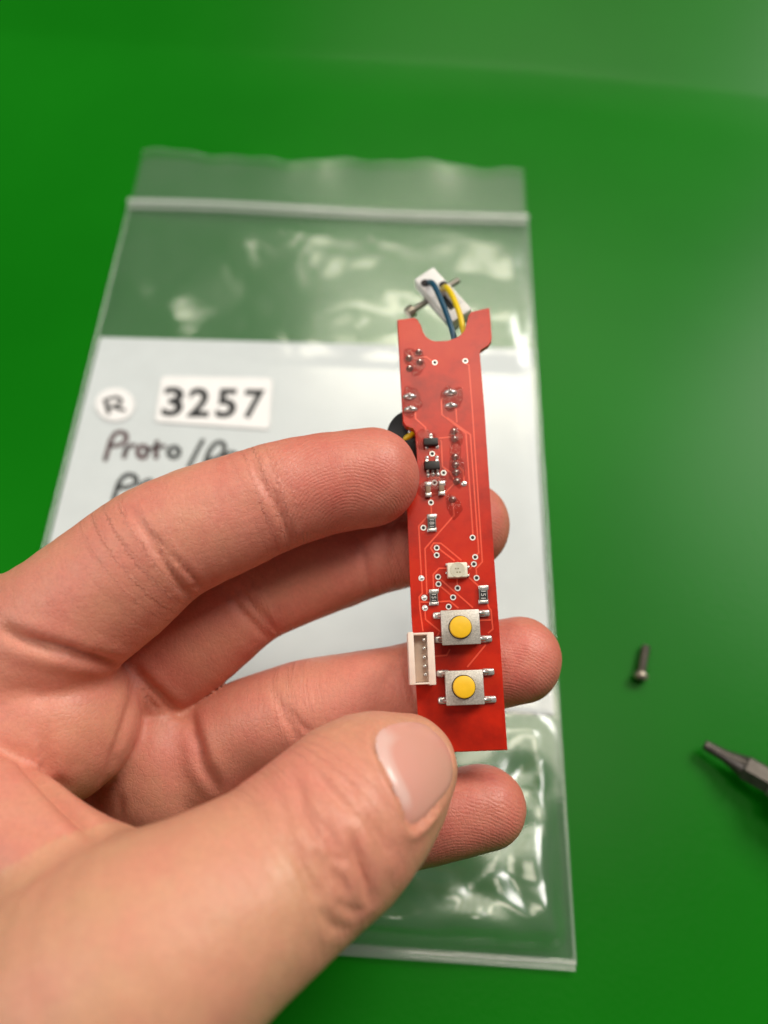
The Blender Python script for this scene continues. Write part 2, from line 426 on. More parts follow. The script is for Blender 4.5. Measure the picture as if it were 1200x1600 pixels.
for i, (d, s, tot, cc) in enumerate(dist_all):
    m = (best == i) & (d < 2.5)
    axial = np.where(m, s, axial); e_ = tot-s
    jj = np.exp(-((e_-18)/7.0)**2) if cc is None else np.exp(-((e_-16)/3.0)**2)+np.exp(-((e_-37)/4.0)**2)
    joint = np.where(m, np.clip(.12+.75*jj, 0, 1)*np.exp(-(np.maximum(d-.4, 0)/0.7)**2)*np.clip(s/16, 0, 1), joint)
    if cc is None:
        tip = np.clip(1-(tot-s)/26, 0, 1); knuckle = np.exp(-((tot-s-17)/9)**2)
        pink = np.where(m, 0.12+0.30*knuckle+0.10*tip, pink); continue
    tip = np.clip((s-(tot-17))/3, 0, 1)
    cpos = C(*cc); rad = np.linalg.norm((HV-cpos)*np.array([1, 1, .45]), axis=1)
    side = HV[:, 1]-C(*cc)[1]
    ridge = np.where(m, np.where(s > tot-16.5, rad, s*0.9+0.35*HV[:, 1]), ridge)
    palmar = np.clip(-HN[:, 2]*1.6+.35, 0, 1)
    gap = 1-np.exp(-((s-(tot-16.5))/0.8)**2)
    rmask = np.where(m, palmar*gap*np.where(s > tot-16.5, 1.0, 0.45), rmask)
    pink = np.where(m, 0.55+0.30*np.clip((s-(tot-24))/16, 0, 1), pink)
pink = pink + 0.12*lump(HV, 9, 21)

# ---- skin material
skin, nt, b = new_mat('skin')
at_r = nd(nt, 'ShaderNodeAttribute', attribute_name='ridge'); at_m = nd(nt, 'ShaderNodeAttribute', attribute_name='ridge_mask'); at_p = nd(nt, 'ShaderNodeAttribute', attribute_name='pink')
tc = nd(nt, 'ShaderNodeTexCoord')
mot = nd(nt, 'ShaderNodeTexNoise', Scale=110.0, Detail=9.0, Roughness=0.7); nt.links.new(tc.outputs['Object'], mot.inputs['Vector'])
mix1 = nd(nt, 'ShaderNodeMath', operation='MULTIPLY_ADD'); nt.links.new(mot.outputs['Fac'], mix1.inputs[0]); mix1.inputs[1].default_value = 1.1
sub = nd(nt, 'ShaderNodeMath', operation='SUBTRACT'); nt.links.new(at_p.outputs['Fac'], sub.inputs[0]); sub.inputs[1].default_value = 0.55
nt.links.new(sub.outputs[0], mix1.inputs[2])
colr = ramp(nt, mix1.outputs[0], [(0.0, (.64, .325, .20)), (0.3, (.65, .28, .185)), (0.62, (.65, .235, .17)), (1.0, (.58, .145, .11))])
fine = nd(nt, 'ShaderNodeTexNoise', Scale=1500.0, Detail=3.0, Roughness=0.6); nt.links.new(tc.outputs['Object'], fine.inputs['Vector'])
hsv = nd(nt, 'ShaderNodeHueSaturation'); nt.links.new(colr, hsv.inputs['Color'])
mrv = nd(nt, 'ShaderNodeMapRange'); nt.links.new(fine.outputs['Fac'], mrv.inputs['Value']); mrv.inputs['To Min'].default_value = .86; mrv.inputs['To Max'].default_value = 1.14
nt.links.new(mrv.outputs['Result'], hsv.inputs['Value']); nt.links.new(hsv.outputs['Color'], b.inputs['Base Color'])
b.inputs['Roughness'].default_value = 0.46; b.inputs['Specular IOR Level'].default_value = 0.42
b.inputs['Subsurface Weight'].default_value = 0.2; b.inputs['Subsurface Radius'].default_value = (1.0, .35, .2); b.inputs['Subsurface Scale'].default_value = 0.0013
# friction ridges: period about half a millimetre, wandering
dn = nd(nt, 'ShaderNodeTexNoise', Scale=330.0, Detail=2.0); nt.links.new(tc.outputs['Object'], dn.inputs['Vector'])
ma = nd(nt, 'ShaderNodeMath', operation='MULTIPLY_ADD'); nt.links.new(dn.outputs['Fac'], ma.inputs[0]); ma.inputs[1].default_value = 0.9; nt.links.new(at_r.outputs['Fac'], ma.inputs[2])
ms = nd(nt, 'ShaderNodeMath', operation='MULTIPLY'); nt.links.new(ma.outputs[0], ms.inputs[0]); ms.inputs[1].default_value = 2*math.pi/0.52
sn = nd(nt, 'ShaderNodeMath', operation='SINE'); nt.links.new(ms.outputs[0], sn.inputs[0])
mm = nd(nt, 'ShaderNodeMath', operation='MULTIPLY'); nt.links.new(sn.outputs[0], mm.inputs[0]); pm = nd(nt, 'ShaderNodeMath', operation='MULTIPLY'); brk = nd(nt, 'ShaderNodeTexNoise', Scale=420.0, Detail=3.0); nt.links.new(tc.outputs['Object'], brk.inputs['Vector'])
bm_ = nd(nt, 'ShaderNodeMapRange'); nt.links.new(brk.outputs['Fac'], bm_.inputs['Value']); bm_.inputs['From Min'].default_value = .32; bm_.inputs['From Max'].default_value = .62; bm_.inputs['To Min'].default_value = .15
nt.links.new(bm_.outputs['Result'], pm.inputs[0]); nt.links.new(at_m.outputs['Fac'], pm.inputs[1]); nt.links.new(pm.outputs[0], mm.inputs[1])
b1 = nd(nt, 'ShaderNodeBump', Strength=0.28, Distance=0.00006); nt.links.new(mm.outputs[0], b1.inputs['Height'])
vor = nd(nt, 'ShaderNodeTexVoronoi', Scale=1250.0, feature='DISTANCE_TO_EDGE'); nt.links.new(tc.outputs['Object'], vor.inputs['Vector'])
vmin = nd(nt, 'ShaderNodeMath', operation='MINIMUM'); nt.links.new(vor.outputs['Distance'], vmin.inputs[0]); vmin.inputs[1].default_value = 0.15
b2 = nd(nt, 'ShaderNodeBump', Strength=0.5, Distance=0.0003); nt.links.new(vmin.outputs[0], b2.inputs['Height']); nt.links.new(b1.outputs['Normal'], b2.inputs['Normal'])
b3 = nd(nt, 'ShaderNodeBump', Strength=0.4, Distance=0.0004); nt.links.new(mot.outputs['Fac'], b3.inputs['Height']); nt.links.new(b2.outputs['Normal'], b3.inputs['Normal'])
# fine wrinkles running across the fingers, strongest at the joints
at_a = nd(nt, 'ShaderNodeAttribute', attribute_name='axial'); at_j = nd(nt, 'ShaderNodeAttribute', attribute_name='joint')
wn = nd(nt, 'ShaderNodeTexNoise', noise_dimensions='4D', Scale=1.0, Detail=4.0, Roughness=0.6); sv = nd(nt, 'ShaderNodeVectorMath', operation='SCALE'); nt.links.new(tc.outputs['Object'], sv.inputs[0]); sv.inputs['Scale'].default_value = 130.0
aw = nd(nt, 'ShaderNodeMath', operation='MULTIPLY'); nt.links.new(at_a.outputs['Fac'], aw.inputs[0]); aw.inputs[1].default_value = 1.25
nt.links.new(sv.outputs[0], wn.inputs['Vector']); nt.links.new(aw.outputs[0], wn.inputs['W'])
wm = nd(nt, 'ShaderNodeMath', operation='MULTIPLY'); nt.links.new(wn.outputs['Fac'], wm.inputs[0]); nt.links.new(at_j.outputs['Fac'], wm.inputs[1])
b4 = nd(nt, 'ShaderNodeBump', Strength=0.8, Distance=0.0007); nt.links.new(wm.outputs[0], b4.inputs['Height']); nt.links.new(b3.outputs['Normal'], b4.inputs['Normal'])
nt.links.new(b4.outputs['Normal'], b.inputs['Normal'])
mrr = nd(nt, 'ShaderNodeMapRange'); nt.links.new(mot.outputs['Fac'], mrr.inputs['Value']); mrr.inputs['From Min'].default_value = .3; mrr.inputs['From Max'].default_value = .7; mrr.inputs['To Min'].default_value = .36; mrr.inputs['To Max'].default_value = .56
nt.links.new(mrr.outputs['Result'], b.inputs['Roughness'])

nailm, nt, b = new_mat('nail')
at_l = nd(nt, 'ShaderNodeAttribute', attribute_name='lunula')
nt.links.new(ramp(nt, at_l.outputs['Fac'], [(0.0, (.70, .335, .275)), (0.5, (.72, .40, .345)), (1.0, (.74, .47, .42))]), b.inputs['Base Color'])
b.inputs['Roughness'].default_value = 0.27; b.inputs['Specular IOR Level'].default_value = 0.5
b.inputs['Subsurface Weight'].default_value = 0.2; b.inputs['Subsurface Radius'].default_value = (1, .5, .4); b.inputs['Subsurface Scale'].default_value = 0.001
tc = nd(nt, 'ShaderNodeTexCoord'); no = nd(nt, 'ShaderNodeTexNoise', Scale=500.0, Detail=4.0); nt.links.new(tc.outputs['Object'], no.inputs['Vector'])
bp = nd(nt, 'ShaderNodeBump', Strength=0.15, Distance=0.0003); nt.links.new(no.outputs['Fac'], bp.inputs['Height']); nt.links.new(bp.outputs['Normal'], b.inputs['Normal'])

def add_attr(me, name, vals):
    a = me.attributes.new(name, 'FLOAT', 'POINT'); a.data.foreach_set('value', np.asarray(vals, np.float32))
def np_mesh(name, V, Fq):
    me = bpy.data.meshes.new(name); me.vertices.add(len(V)); me.vertices.foreach_set('co', np.asarray(V, np.float32).ravel())
    me.loops.add(Fq.size); me.loops.foreach_set('vertex_index', np.asarray(Fq, np.int32).ravel())
    me.polygons.add(len(Fq)); me.polygons.foreach_set('loop_start', np.arange(0, Fq.size, Fq.shape[1], dtype=np.int32))
    me.update(calc_edges=True); me.validate(); return me
me = np_mesh('hand', W(HV), HF)
for nme, vals in (('ridge', ridge), ('ridge_mask', rmask), ('pink', pink), ('axial', axial), ('joint', joint)): add_attr(me, nme, vals)
hand_o = link('hand', me, skin, None, True)
tag(hand_o, 'left hand pinching the red circuit board between thumb and fingers', 'hand')
me = np_mesh('thumb_nail', W(nvs), np.array(nfs)); add_attr(me, 'lunula', lun)
no_ = link('thumb_nail', me, nailm, hand_o, True)

# ------------------------------------------------------------------ the green work surface with its turned-up far edge
green, nt, b = new_mat('green_mat')
tc = nd(nt, 'ShaderNodeTexCoord')
n1 = nd(nt, 'ShaderNodeTexNoise', Scale=9.0, Detail=4.0); nt.links.new(tc.outputs['Object'], n1.inputs['Vector'])
nt.links.new(ramp(nt, n1.outputs['Fac'], [(0.3, (.002, .135, .002)), (0.7, (.003, .165, .0025))]), b.inputs['Base Color'])
n2 = nd(nt, 'ShaderNodeTexNoise', Scale=700.0, Detail=4.0); nt.links.new(tc.outputs['Object'], n2.inputs['Vector'])
mr = nd(nt, 'ShaderNodeMapRange'); nt.links.new(n1.outputs['Fac'], mr.inputs['Value']); mr.inputs['To Min'].default_value = .28; mr.inputs['To Max'].default_value = .38
nt.links.new(mr.outputs['Result'], b.inputs['Roughness'])
bp = nd(nt, 'ShaderNodeBump', Strength=0.12, Distance=0.0003); nt.links.new(n2.outputs['Fac'], bp.inputs['Height']); nt.links.new(bp.outputs['Normal'], b.inputs['Normal'])
b.inputs['Specular IOR Level'].default_value = 0.11
E0 = G(-40, 28); E1 = G(1240, 142)
ed = (E1-E0)/np.linalg.norm(E1-E0); en = np.array([-ed[1], ed[0], 0])
prof = [(-0.9, 0.0)] + [(-0.25+i*0.02, 0.0) for i in range(12)]
s0, h0 = -0.012, 0.0
for i in range(1, 40):
    ang = math.radians(13*min(1, i/3)+13*max(0, i-3)/36); s0 += 0.003*math.cos(ang); h0 += 0.003*math.sin(ang); prof.append((s0, h0))
vs = []; fs = []
us = np.linspace(-0.9, 0.9, 61)
for u in us:
    for s, h in prof:
        wob = 0.003*math.sin(u*9+1.0)+0.002*math.sin(u*23)
        p = (E0+E1)/2 + ed*u + en*(s+(wob if s > -0.05 else 0)); vs.append((p[0], p[1], h))
n = len(prof)
for i in range(len(us)-1):
    for j in range(n-1): fs.append((i*n+j, (i+1)*n+j, (i+1)*n+j+1, i*n+j+1))
tag(mesh('work_surface', vs, fs, green, None, True), kind='structure')

# ------------------------------------------------------------------ zip bag lying on it
A_tl = G(205, 320)[:2]; A_l2 = G(75, 840)[:2]; A_tr = G(822, 346)[:2]; A_br = G(897, 1508)[:2]
yv = A_br - A_tr; Lb = np.linalg.norm(yv); yv /= Lb                      # down the bag's right edge
lv = (A_l2-A_tl)/np.linalg.norm(A_l2-A_tl)
A_bl = A_tl + lv*Lb*1.0
LIP = np.linalg.norm(G(815, 268)[:2]-A_tr)
def bag_xy(u, v):               # u across 0..1, v from the zip (0) to the bottom seam (1); v < 0 is the lip
    a = A_tl + (A_bl-A_tl)*v; c = A_tr + (A_br-A_tr)*v
    return a + (c-a)*u
def bag_uv(p):
    p = np.asarray(p, float)[..., :2]; u = np.full(p.shape[:-1], .5); v = np.full(p.shape[:-1], .5)
    for _ in range(12):
        a = A_tl + (A_bl-A_tl)*v[..., None]; c = A_tr + (A_br-A_tr)*v[..., None]; w = c-a
        u = ((p-a)*w).sum(-1)/(w*w).sum(-1)
        l = A_tl + (A_tr-A_tl)*u[..., None]; m_ = A_bl + (A_br-A_bl)*u[..., None]; w = m_-l
        v = ((p-l)*w).sum(-1)/(w*w).sum(-1)
    return u, v
def z6(*p): return [(x/3.7214+640, y/3.7214+1100) for x, y in p]
RIDGES = [  # (pixel polyline, height mm, half width mm): folds standing up in the film
 (z6((120,1360),(190,1200),(300,1050),(400,930),(480,880),(570,870)), 2.6, 3.2), (z6((270,1330),(380,1200),(500,1130),(640,1020),(800,880),(890,720)), 2.2, 3.0),
 (z6((560,900),(560,1000),(470,1160),(400,1230)), -1.2, 3.0), (z6((930,1160),(830,1250),(740,1290),(640,1400)), 1.8, 3.0),
 (z6((720,330),(760,420),(720,560)), 1.8, 2.6), (z6((600,100),(720,180),(850,260)), 1.6, 2.8), (z6((640,640),(760,620),(880,660)), 1.4, 2.4),
 (z6((600,300),(660,360),(720,640)), -1.2, 2.4), (z6((-100,1330),(0,1390),(90,1400)), 1.6, 2.6), (z6((-300,1300),(-200,1250),(-120,1330)), 1.6, 3.0),
 ([(470,545),(500,505),(545,487),(590,505),(600,535)], 2.4, 3.2), ([(560,480),(610,466),(660,470),(720,492),(790,470)], 1.6, 4.0), ([(450,535),(410,545),(380,538)], 1.0, 4),
 ([(740,500),(780,515),(820,480)], 1.6, 3.0), ([(640,480),(670,500),(700,535)], 1.3, 3.0), ([(205,432),(215,460),(235,495)], 1.2, 2.0), ([(260,470),(275,520)], .8, 2.5),
 ([(340,405),(400,370)], .7, 5), ([(240,395),(330,350)], .6, 6), ([(780,430),(810,400),(828,380)], .5, 3.0)]
rr_ = random.Random(9)
for k in range(16):
    x0 = rr_.uniform(420, 860); y0 = rr_.uniform(1140, 1460); an = rr_.uniform(-1.3, -0.2); ln = rr_.uniform(60, 150); bend = rr_.uniform(-.5, .5)
    RIDGES.append(([(x0+ln*t*math.cos(an+bend*t), y0+ln*t*math.sin(an+bend*t)) for t in (0, .25, .5, .75, 1)], rr_.uniform(.5, 1.5)*(1 if rr_.random() < .7 else -1), rr_.uniform(1.6, 3.4)))
RG = [(np.array([G(*q)[:2] for q in resample(pl, 4.0)]), h, w) for pl, h, w in RIDGES]
def ss(x, a, b_):
    t = np.clip((x-a)/(b_-a), 0, 1); return t*t*(3-2*t)
rngb = np.random.RandomState(11)
WV = [(rngb.normal(0, 1, 2), rngb.uniform(0, 6.28)) for _ in range(14)]
PAP_T, PAP_B = None, None
def folds(P, sh=0.0):           # limp film: flat facets meeting in soft creases
    o = np.zeros(P.shape[:-1])
    for k, (an, wl) in enumerate(((.65, .025), (-.75, .035), (1.45, .047))):
        w = np.array([math.cos(an), math.sin(an)]); w2 = np.array([-math.sin(an+.4), math.cos(an+.4)])
        ph = 2*np.pi*(P@w)/wl + 1.5*np.sin(2*np.pi*(P@w2)/.041+k*2.1+sh) + .7*np.sin(2*np.pi*(P@(w+w2))/.023+k+sh) + k*1.7 + sh
        o += wl*.023*np.sqrt(np.sin(ph)**2+.012)
    return o
def film_h(x, y):               # height (m) of the upper film
    P = np.stack([x, y], -1); u, v = bag_uv(P)
    edge = np.minimum(ss(u, 0, .05), ss(1-u, 0, .05))*np.minimum(ss(v, 0.0, .06), ss(1-v, 0, .025))
    pz = ss(v, .27, .305)*(1-ss(v, .76, .79))               # where the paper lies the film is nearly flat
    h = np.zeros_like(u)
    for (w, ph), k in zip(WV, range(14)):
        wl = 0.026 + 0.007*(k % 7); w_ = w/np.linalg.norm(w); h += np.sin((P@w_)*2*np.pi/wl+ph)*(wl/0.03)
    low = ss(v, .775, .83)*(1-ss(v, .97, 1.0)); h = 0.00006*h + (.11+.89*low)*folds(P) + 0.0048*np.clip((v-.79)/.18, 0, 1)**1.4*(1-ss(v, .965, 1.0)); rk = 1-0.75*low
    rd = np.zeros_like(u)
    for pts, a, wd in RG:
        d = np.sqrt(((P[..., None, :]-pts)**2).sum(-1)); j = d.argmin(-1); dm = d.min(-1)
        fade = np.sin((j+1)/(len(pts)+1)*np.pi)**.5
        rd += a*0.001*np.exp(-np.abs(dm/(1.9*wd*0.001))**1.8)*fade
    rd = rk*np.tanh(rd/0.003)*0.003
    f = 0.0002 + (0.0006 + h + rd)*(1-0.96*pz)
    f = np.where(f < 0.0002, 0.0002*np.exp((f-0.0002)/0.0008), f)
    return 0.0009 + edge*f
bag = empty('zip_bag', Matrix.Translation(Vector((*bag_xy(.5, .5), 0))))
BI = Vector(bag.matrix_world.translation)
def film_mat(name, haze, tint):
    m = bpy.data.materials.new(name); m.use_nodes = True; nt = m.node_tree; nt.nodes.clear()
    out = nd(nt, 'ShaderNodeOutputMaterial'); tr = nd(nt, 'ShaderNodeBsdfTransparent'); tr.inputs['Color'].default_value = (.95, .97, .965, 1)
    di = nd(nt, 'ShaderNodeBsdfDiffuse'); di.inputs['Color'].default_value = (*tint, 1)
    gl = nd(nt, 'ShaderNodeBsdfGlossy'); gl.inputs['Roughness'].default_value = 0.19; gl.inputs['Color'].default_value = (1, 1, 1, 1)
    lw = nd(nt, 'ShaderNodeLayerWeight', Blend=0.5); pw = nd(nt, 'ShaderNodeMath', operation='POWER'); nt.links.new(lw.outputs['Facing'], pw.inputs[0]); pw.inputs[1].default_value = 5.0; fr = nd(nt, 'ShaderNodeMath', operation='MULTIPLY_ADD'); nt.links.new(pw.outputs[0], fr.inputs[0]); fr.inputs[1].default_value = .96; fr.inputs[2].default_value = .04
    tc = nd(nt, 'ShaderNodeTexCoord'); no = nd(nt, 'ShaderNodeTexNoise', Scale=60.0, Detail=5.0); nt.links.new(tc.outputs['Object'], no.inputs['Vector'])
    mr = nd(nt, 'ShaderNodeMapRange'); nt.links.new(no.outputs['Fac'], mr.inputs['Value']); mr.inputs['To Min'].default_value = haze*.7; mr.inputs['To Max'].default_value = haze*1.3
    m1 = nd(nt, 'ShaderNodeMixShader'); nt.links.new(mr.outputs['Result'], m1.inputs[0]); nt.links.new(tr.outputs[0], m1.inputs[1]); nt.links.new(di.outputs[0], m1.inputs[2])
    fm = nd(nt, 'ShaderNodeMath', operation='MULTIPLY'); nt.links.new(fr.outputs[0], fm.inputs[0]); fm.inputs[1].default_value = 1.7
    m2 = nd(nt, 'ShaderNodeMixShader'); nt.links.new(fm.outputs[0], m2.inputs[0]); nt.links.new(m1.outputs[0], m2.inputs[1]); nt.links.new(gl.outputs[0], m2.inputs[2])
    nt.links.new(m2.outputs[0], out.inputs['Surface']); return m
film = film_mat('clear_film', 0.035, (.85, .9, .87)); seam_m = film_mat('seam_film', 0.12, (.85, .9, .86)); zip_m = film_mat('zip_film', 0.34, (.88, .91, .87))
def lipw(u): return 1+.05*math.sin(u*11+.5)+.035*math.sin(u*27)+.02*math.sin(u*61)
def sheet(name, us, vs_, hf, mat, parent, off=BI):
    Uu, Vg = np.meshgrid(us, vs_); P = np.stack([bag_xy(u, v if v >= 0 else v*lipw(u)) for u, v in zip(Uu.ravel(), Vg.ravel())]); z = hf(P[:, 0], P[:, 1], Uu.ravel(), Vg.ravel())
    V = np.column_stack([P, z]) - np.array(off); n = len(us)
    fs = [(j*n+i, j*n+i+1, (j+1)*n+i+1, (j+1)*n+i) for j in range(len(vs_)-1) for i in range(n-1)]
    return mesh(name, V, fs, mat, parent, True)
sheet('front_film', np.linspace(0, 1, 130), np.linspace(0, 1, 240), lambda x, y, u, v: film_h(x, y), film, bag)
vl = -LIP/Lb
sheet('back_film', np.linspace(0.002, .998, 80), np.linspace(vl*.9, 1, 140), lambda x, y, u, v: .0002+.35*folds(np.stack([x, y], -1), 2.0)*ss(v, .79, .84)*(1-ss(v, .97, 1))*np.minimum(ss(u, 0, .05), ss(1-u, 0, .05)), film, bag)
sheet('lip', np.linspace(0, 1, 80), np.linspace(vl, -0.004, 14), lambda x, y, u, v: 0.0009 + (v/vl)**2*(0.0004+0.0003*np.sin(u*17+.6)+.0001*np.sin(u*41)), film, bag)
def strip(name, fn, wid, hgt, mat, n=70):
    m = MB(); ring = []
    for i in range(n):
        c, d = fn(i/(n-1)); q = []
        for k in range(10):
            a = 2*math.pi*k/10; q.append(m.bm.verts.new(Vector((*(c[:2]+d*wid*math.cos(a)), c[2]+hgt*math.sin(a)))-BI))
        ring.append(q)
    for a, c in zip(ring, ring[1:]):
        for k in range(10): m.bm.faces.new((a[k], a[(k+1) % 10], c[(k+1) % 10], c[k]))
    m.bm.faces.new(ring[0][::-1]); m.bm.faces.new(ring[-1])
    return m.build(name, mat, bag, True)
dz = (A_bl-A_tl)/np.linalg.norm(A_bl-A_tl)
strip('zip_strip', lambda t: (np.array([*bag_xy(-0.004+1.008*t, 0.0), .0016+.0005*math.sin(t*7)]), dz), .0011, .0006, zip_m)
strip('zip_ridge', lambda t: (np.array([*bag_xy(t, 0.014), .0017+.0004*math.sin(t*7)]), dz), .0006, .0006, zip_m)
strip('bottom_seam', lambda t: (np.array([*bag_xy(t, 1.0), .0012+.0003*math.sin(t*19)]), dz), .0011, .0003, seam_m)
rs = (A_tr-A_tl)/np.linalg.norm(A_tr-A_tl)
strip('side_seam', lambda t: (np.array([*bag_xy(1.0, t), .0010]), rs), .0004, .0003, seam_m)
strip('side_seam', lambda t: (np.array([*bag_xy(0.0, t), .0010]), rs), .0004, .0003, seam_m)
strip('lip_edge', lambda t: (np.array([*bag_xy(t, vl*lipw(t)), .0009+.0004+.0003*math.sin(t*17+.6)+.0001*math.sin(t*41)]), dz), .0003, .00022, seam_m, 90)
tag(bag, 'clear plastic zip bag with white stickers lying on the green surface', 'bag')

# ---- paper sheet inside the bag, with handwriting
paper_m = plain('paper', (.76, .78, .80), .75, var=.03, scale=140, spec=.25)
pu0, pu1 = 0.008, .992
v_t = float(bag_uv(G(160, 530))[1]); v_t2 = float(bag_uv(G(836, 548))[1]); v_b = float(bag_uv(G(870, 1118))[1])
def paper_h(x, y): return .0008 + .0*x
us = np.linspace(pu0, pu1, 24); vs_ = np.linspace(0, 1, 24); V = []
for t in vs_:
    for u in us: V.append((*bag_xy(u, (v_t+(v_t2-v_t)*u)*(1-t) + (v_b+.004*(u-1))*t), .0008))
pc = np.array([*bag_xy(.5, .5*(v_t+v_b)), 0.0])
k = len(V); V2 = [np.array(p)-pc for p in V]+[np.array(p)-pc-np.array([0, 0, .00012]) for p in V]
fs = [(j*24+i, j*24+i+1, (j+1)*24+i+1, (j+1)*24+i) for j in range(23) for i in range(23)]
fs2 = fs + [tuple(q+k for q in f[::-1]) for f in fs]
for i in range(23): fs2 += [(i, i+k, i+1+k, i+1), (23*24+i, 23*24+i+1, 23*24+i+1+k, 23*24+i+k), (i*24, (i+1)*24, (i+1)*24+k, i*24+k), (i*24+23, i*24+23+k, (i+1)*24+23+k, (i+1)*24+23)]
paper = empty('paper_sheet', Matrix.Translation(Vector(pc)))
mesh('sheet', V2, fs2, paper_m, paper)
tag(paper, 'white paper sheet with marker handwriting inside the clear bag', 'paper')
def zt(*p): return [(x/3+120, y/3+560) for x, y in p]
def ell(cx, cy, rx, ry, n=22, a0=0.0): return [(cx+rx*math.cos(a0+2*math.pi*i/n), cy+ry*math.sin(a0+2*math.pi*i/n)) for i in range(n+1)]
ink_r = plain('faded_red_brown_ink', (.085, .02, .028), .6, var=.2, scale=500); ink_k = plain('black_ink', (.010, .011, .013), .6, var=.3, scale=500)
def strokes(name, lists, wid_mm, h, mat, parent, off):
    m = MB()
    for pl in lists:
        pts = catmull([[*G(*q, h)[:2]] for q in pl], 4)
        keep = [pts[0]]
        for q in pts[1:]:
            if np.linalg.norm(q-keep[-1]) > 1e-4: keep.append(q)
        m.ribbon([q-np.array(off[:2]) for q in keep], wid_mm*.001, .00006)
        for e in (keep[0], keep[-1]): m.lathe([(wid_mm*.0005, 0), (wid_mm*.0005, .00006)], (e[0]-off[0], e[1]-off[1], 0), 10)
    o = m.build(name, mat, parent); o.location.z = h-off[2]; return o
PH = .00083
strokes('handwritten_letter', [zt((134,474),(148,425),(163,378),(190,347),(224,351),(232,380),(206,404),(162,410))], 1.35, PH, ink_r, paper, pc)
strokes('handwritten_letter', [zt((222,462),(232,420)), zt((230,432),(245,412),(268,408))], 1.35, PH, ink_r, paper, pc)
strokes('handwritten_letter', [zt(*ell(308, 438, 22, 28))], 1.35, PH, ink_r, paper, pc)
strokes('handwritten_letter', [zt((375,392),(372,430),(372,465)), zt((345,424),(375,418),(408,412))], 1.35, PH, ink_r, paper, pc)
strokes('handwritten_letter', [zt(*ell(455, 440, 24, 25))], 1.35, PH, ink_k, paper, pc)
strokes('handwritten_slash', [zt((590,385),(560,440),(525,508))], 1.25, PH, ink_k, paper, pc)
strokes('handwritten_letter', [zt((600,500),(615,450),(635,415),(662,393),(688,402),(690,435),(660,465),(615,478))], 1.35, PH, ink_k, paper, pc)
strokes('handwritten_letter', [zt((690,480),(700,455),(725,440),(748,452))], 1.2, PH, ink_k, paper, pc)
strokes('handwritten_letter', [zt((172,664),(188,612),(203,575),(235,546),(272,554),(278,584),(246,602),(198,606))], 1.35, PH, ink_k, paper, pc)
strokes('handwritten_letter', [zt((300,600),(318,580),(345,572))], 1.35, PH, ink_k, paper, pc)

# ---- stickers on the bag
label_m = plain('label_white', (.86, .85, .85), .55, var=.02, scale=200)
def sticker(name, outline_px, lab):
    sh = .00119
    pts = [G(*q, sh)[:2]-np.array(BI[:2]) for q in outline_px]
    m = MB(); m.prism([tuple(p) for p in pts], sh, sh+.00008)
    o = m.build(name, label_m, bag); o['label'] = lab; return o, sh+.0001
def rounded(corners, r=7, n=6):
    out = []; Q = [np.array(c, float) for c in corners]
    for i, q in enumerate(Q):
        a = Q[i-1]-q; c = Q[(i+1) % 4]-q; a /= np.linalg.norm(a); c /= np.linalg.norm(c)
        for k in range(n+1):
            t = k/n; out.append(q + a*r*(1-t)**2 + c*r*t**2)
    return out
st, sh = sticker('number_label', rounded([(253,588),(426,591),(421,671),(242,659)]), 'white rectangular label printed with the number 3257')
def text_mesh(name, body, fn, mat, parent, z, bold=0.0, off=BI):
    cu = bpy.data.curves.new('txt', 'FONT'); cu.body = body; cu.size = 1.0; cu.offset = bold; cu.resolution_u = 4
    to = bpy.data.objects.new('txt', cu); COL.objects.link(to)
    dg = bpy.context.evaluated_depsgraph_get(); dg.update(); tm = bpy.data.meshes.new_from_object(to.evaluated_get(dg))
    V = np.array([v.co[:] for v in tm.vertices]); Fs = [list(p.vertices) for p in tm.polygons]
    bpy.data.objects.remove(to); bpy.data.meshes.remove(tm)
    lo = V.min(0); hi = V.max(0); S = (V-lo)/np.maximum(hi-lo, 1e-6)
    return mesh(name, [tuple(np.array([*fn(a, c), z])-np.array(off)) for a, c in S[:, :2]], Fs, mat, parent)
digit_k = plain('print_black', (.015, .016, .018), .5, var=.1)
dx = [(254,287),(294,328),(338,370),(381,412)]
for i, ch in enumerate('3257'):
    x0, x1 = dx[i]; yo = 0.03*(x0-253)
    def fn(a, c, x0=x0, x1=x1, yo=yo):
        px = x0+(x1-x0)*a + 5*(c-.5); py = 650.5+yo - c*46
        return G(px, py, sh)[:2]
    text_mesh('printed_digit', ch, fn, digit_k, st, sh, 0.03)
st2, sh = sticker('round_label', ell(180, 632, 30.5, 26, 36)[:-1], 'small round white sticker with a handwritten letter R')
strokes('handwritten_letter', [zt((133,196),(140,222),(150,256)), zt((130,198),(160,187),(192,184),(208,202),(190,220),(146,230)), zt((172,224),(195,235),(222,243))], 1.05, sh, ink_k, st2, np.array(BI))

# ------------------------------------------------------------------ loose screw and screwdriver
steel = plain('dull_steel', (.38, .35, .31), .36, metal=.7, var=.2, scale=700, rvar=.08)
steel_w = plain('warm_steel', (.55, .48, .40), .32, metal=.8, var=.15, scale=700, rvar=.08)
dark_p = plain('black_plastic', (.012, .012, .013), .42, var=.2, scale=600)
def frame(p0, p1, up=(0, 0, 1)):    # matrix with z along p0 -> p1
    z = (Vector(p1)-Vector(p0)).normalized(); x = Vector(up).cross(z).normalized(); y = z.cross(x)
    M = Matrix((x, y, z)).transposed().to_4x4(); M.translation = Vector(p0); return M
h_ = G(1001, 1057, .0017); t_ = G(1009, 1010, .0011)
sc_ = empty('screw', frame(h_, t_)); Ls = (Vector(t_)-Vector(h_)).length
m = MB(); m.lathe([(.0002, -.0008), (.0011, -.0009), (.0016, -.0005), (.0017, 0.0), (.0017, .0004), (.0009, .00042)], n=20); hd = m.build('screw_head', steel_w, sc_, True)
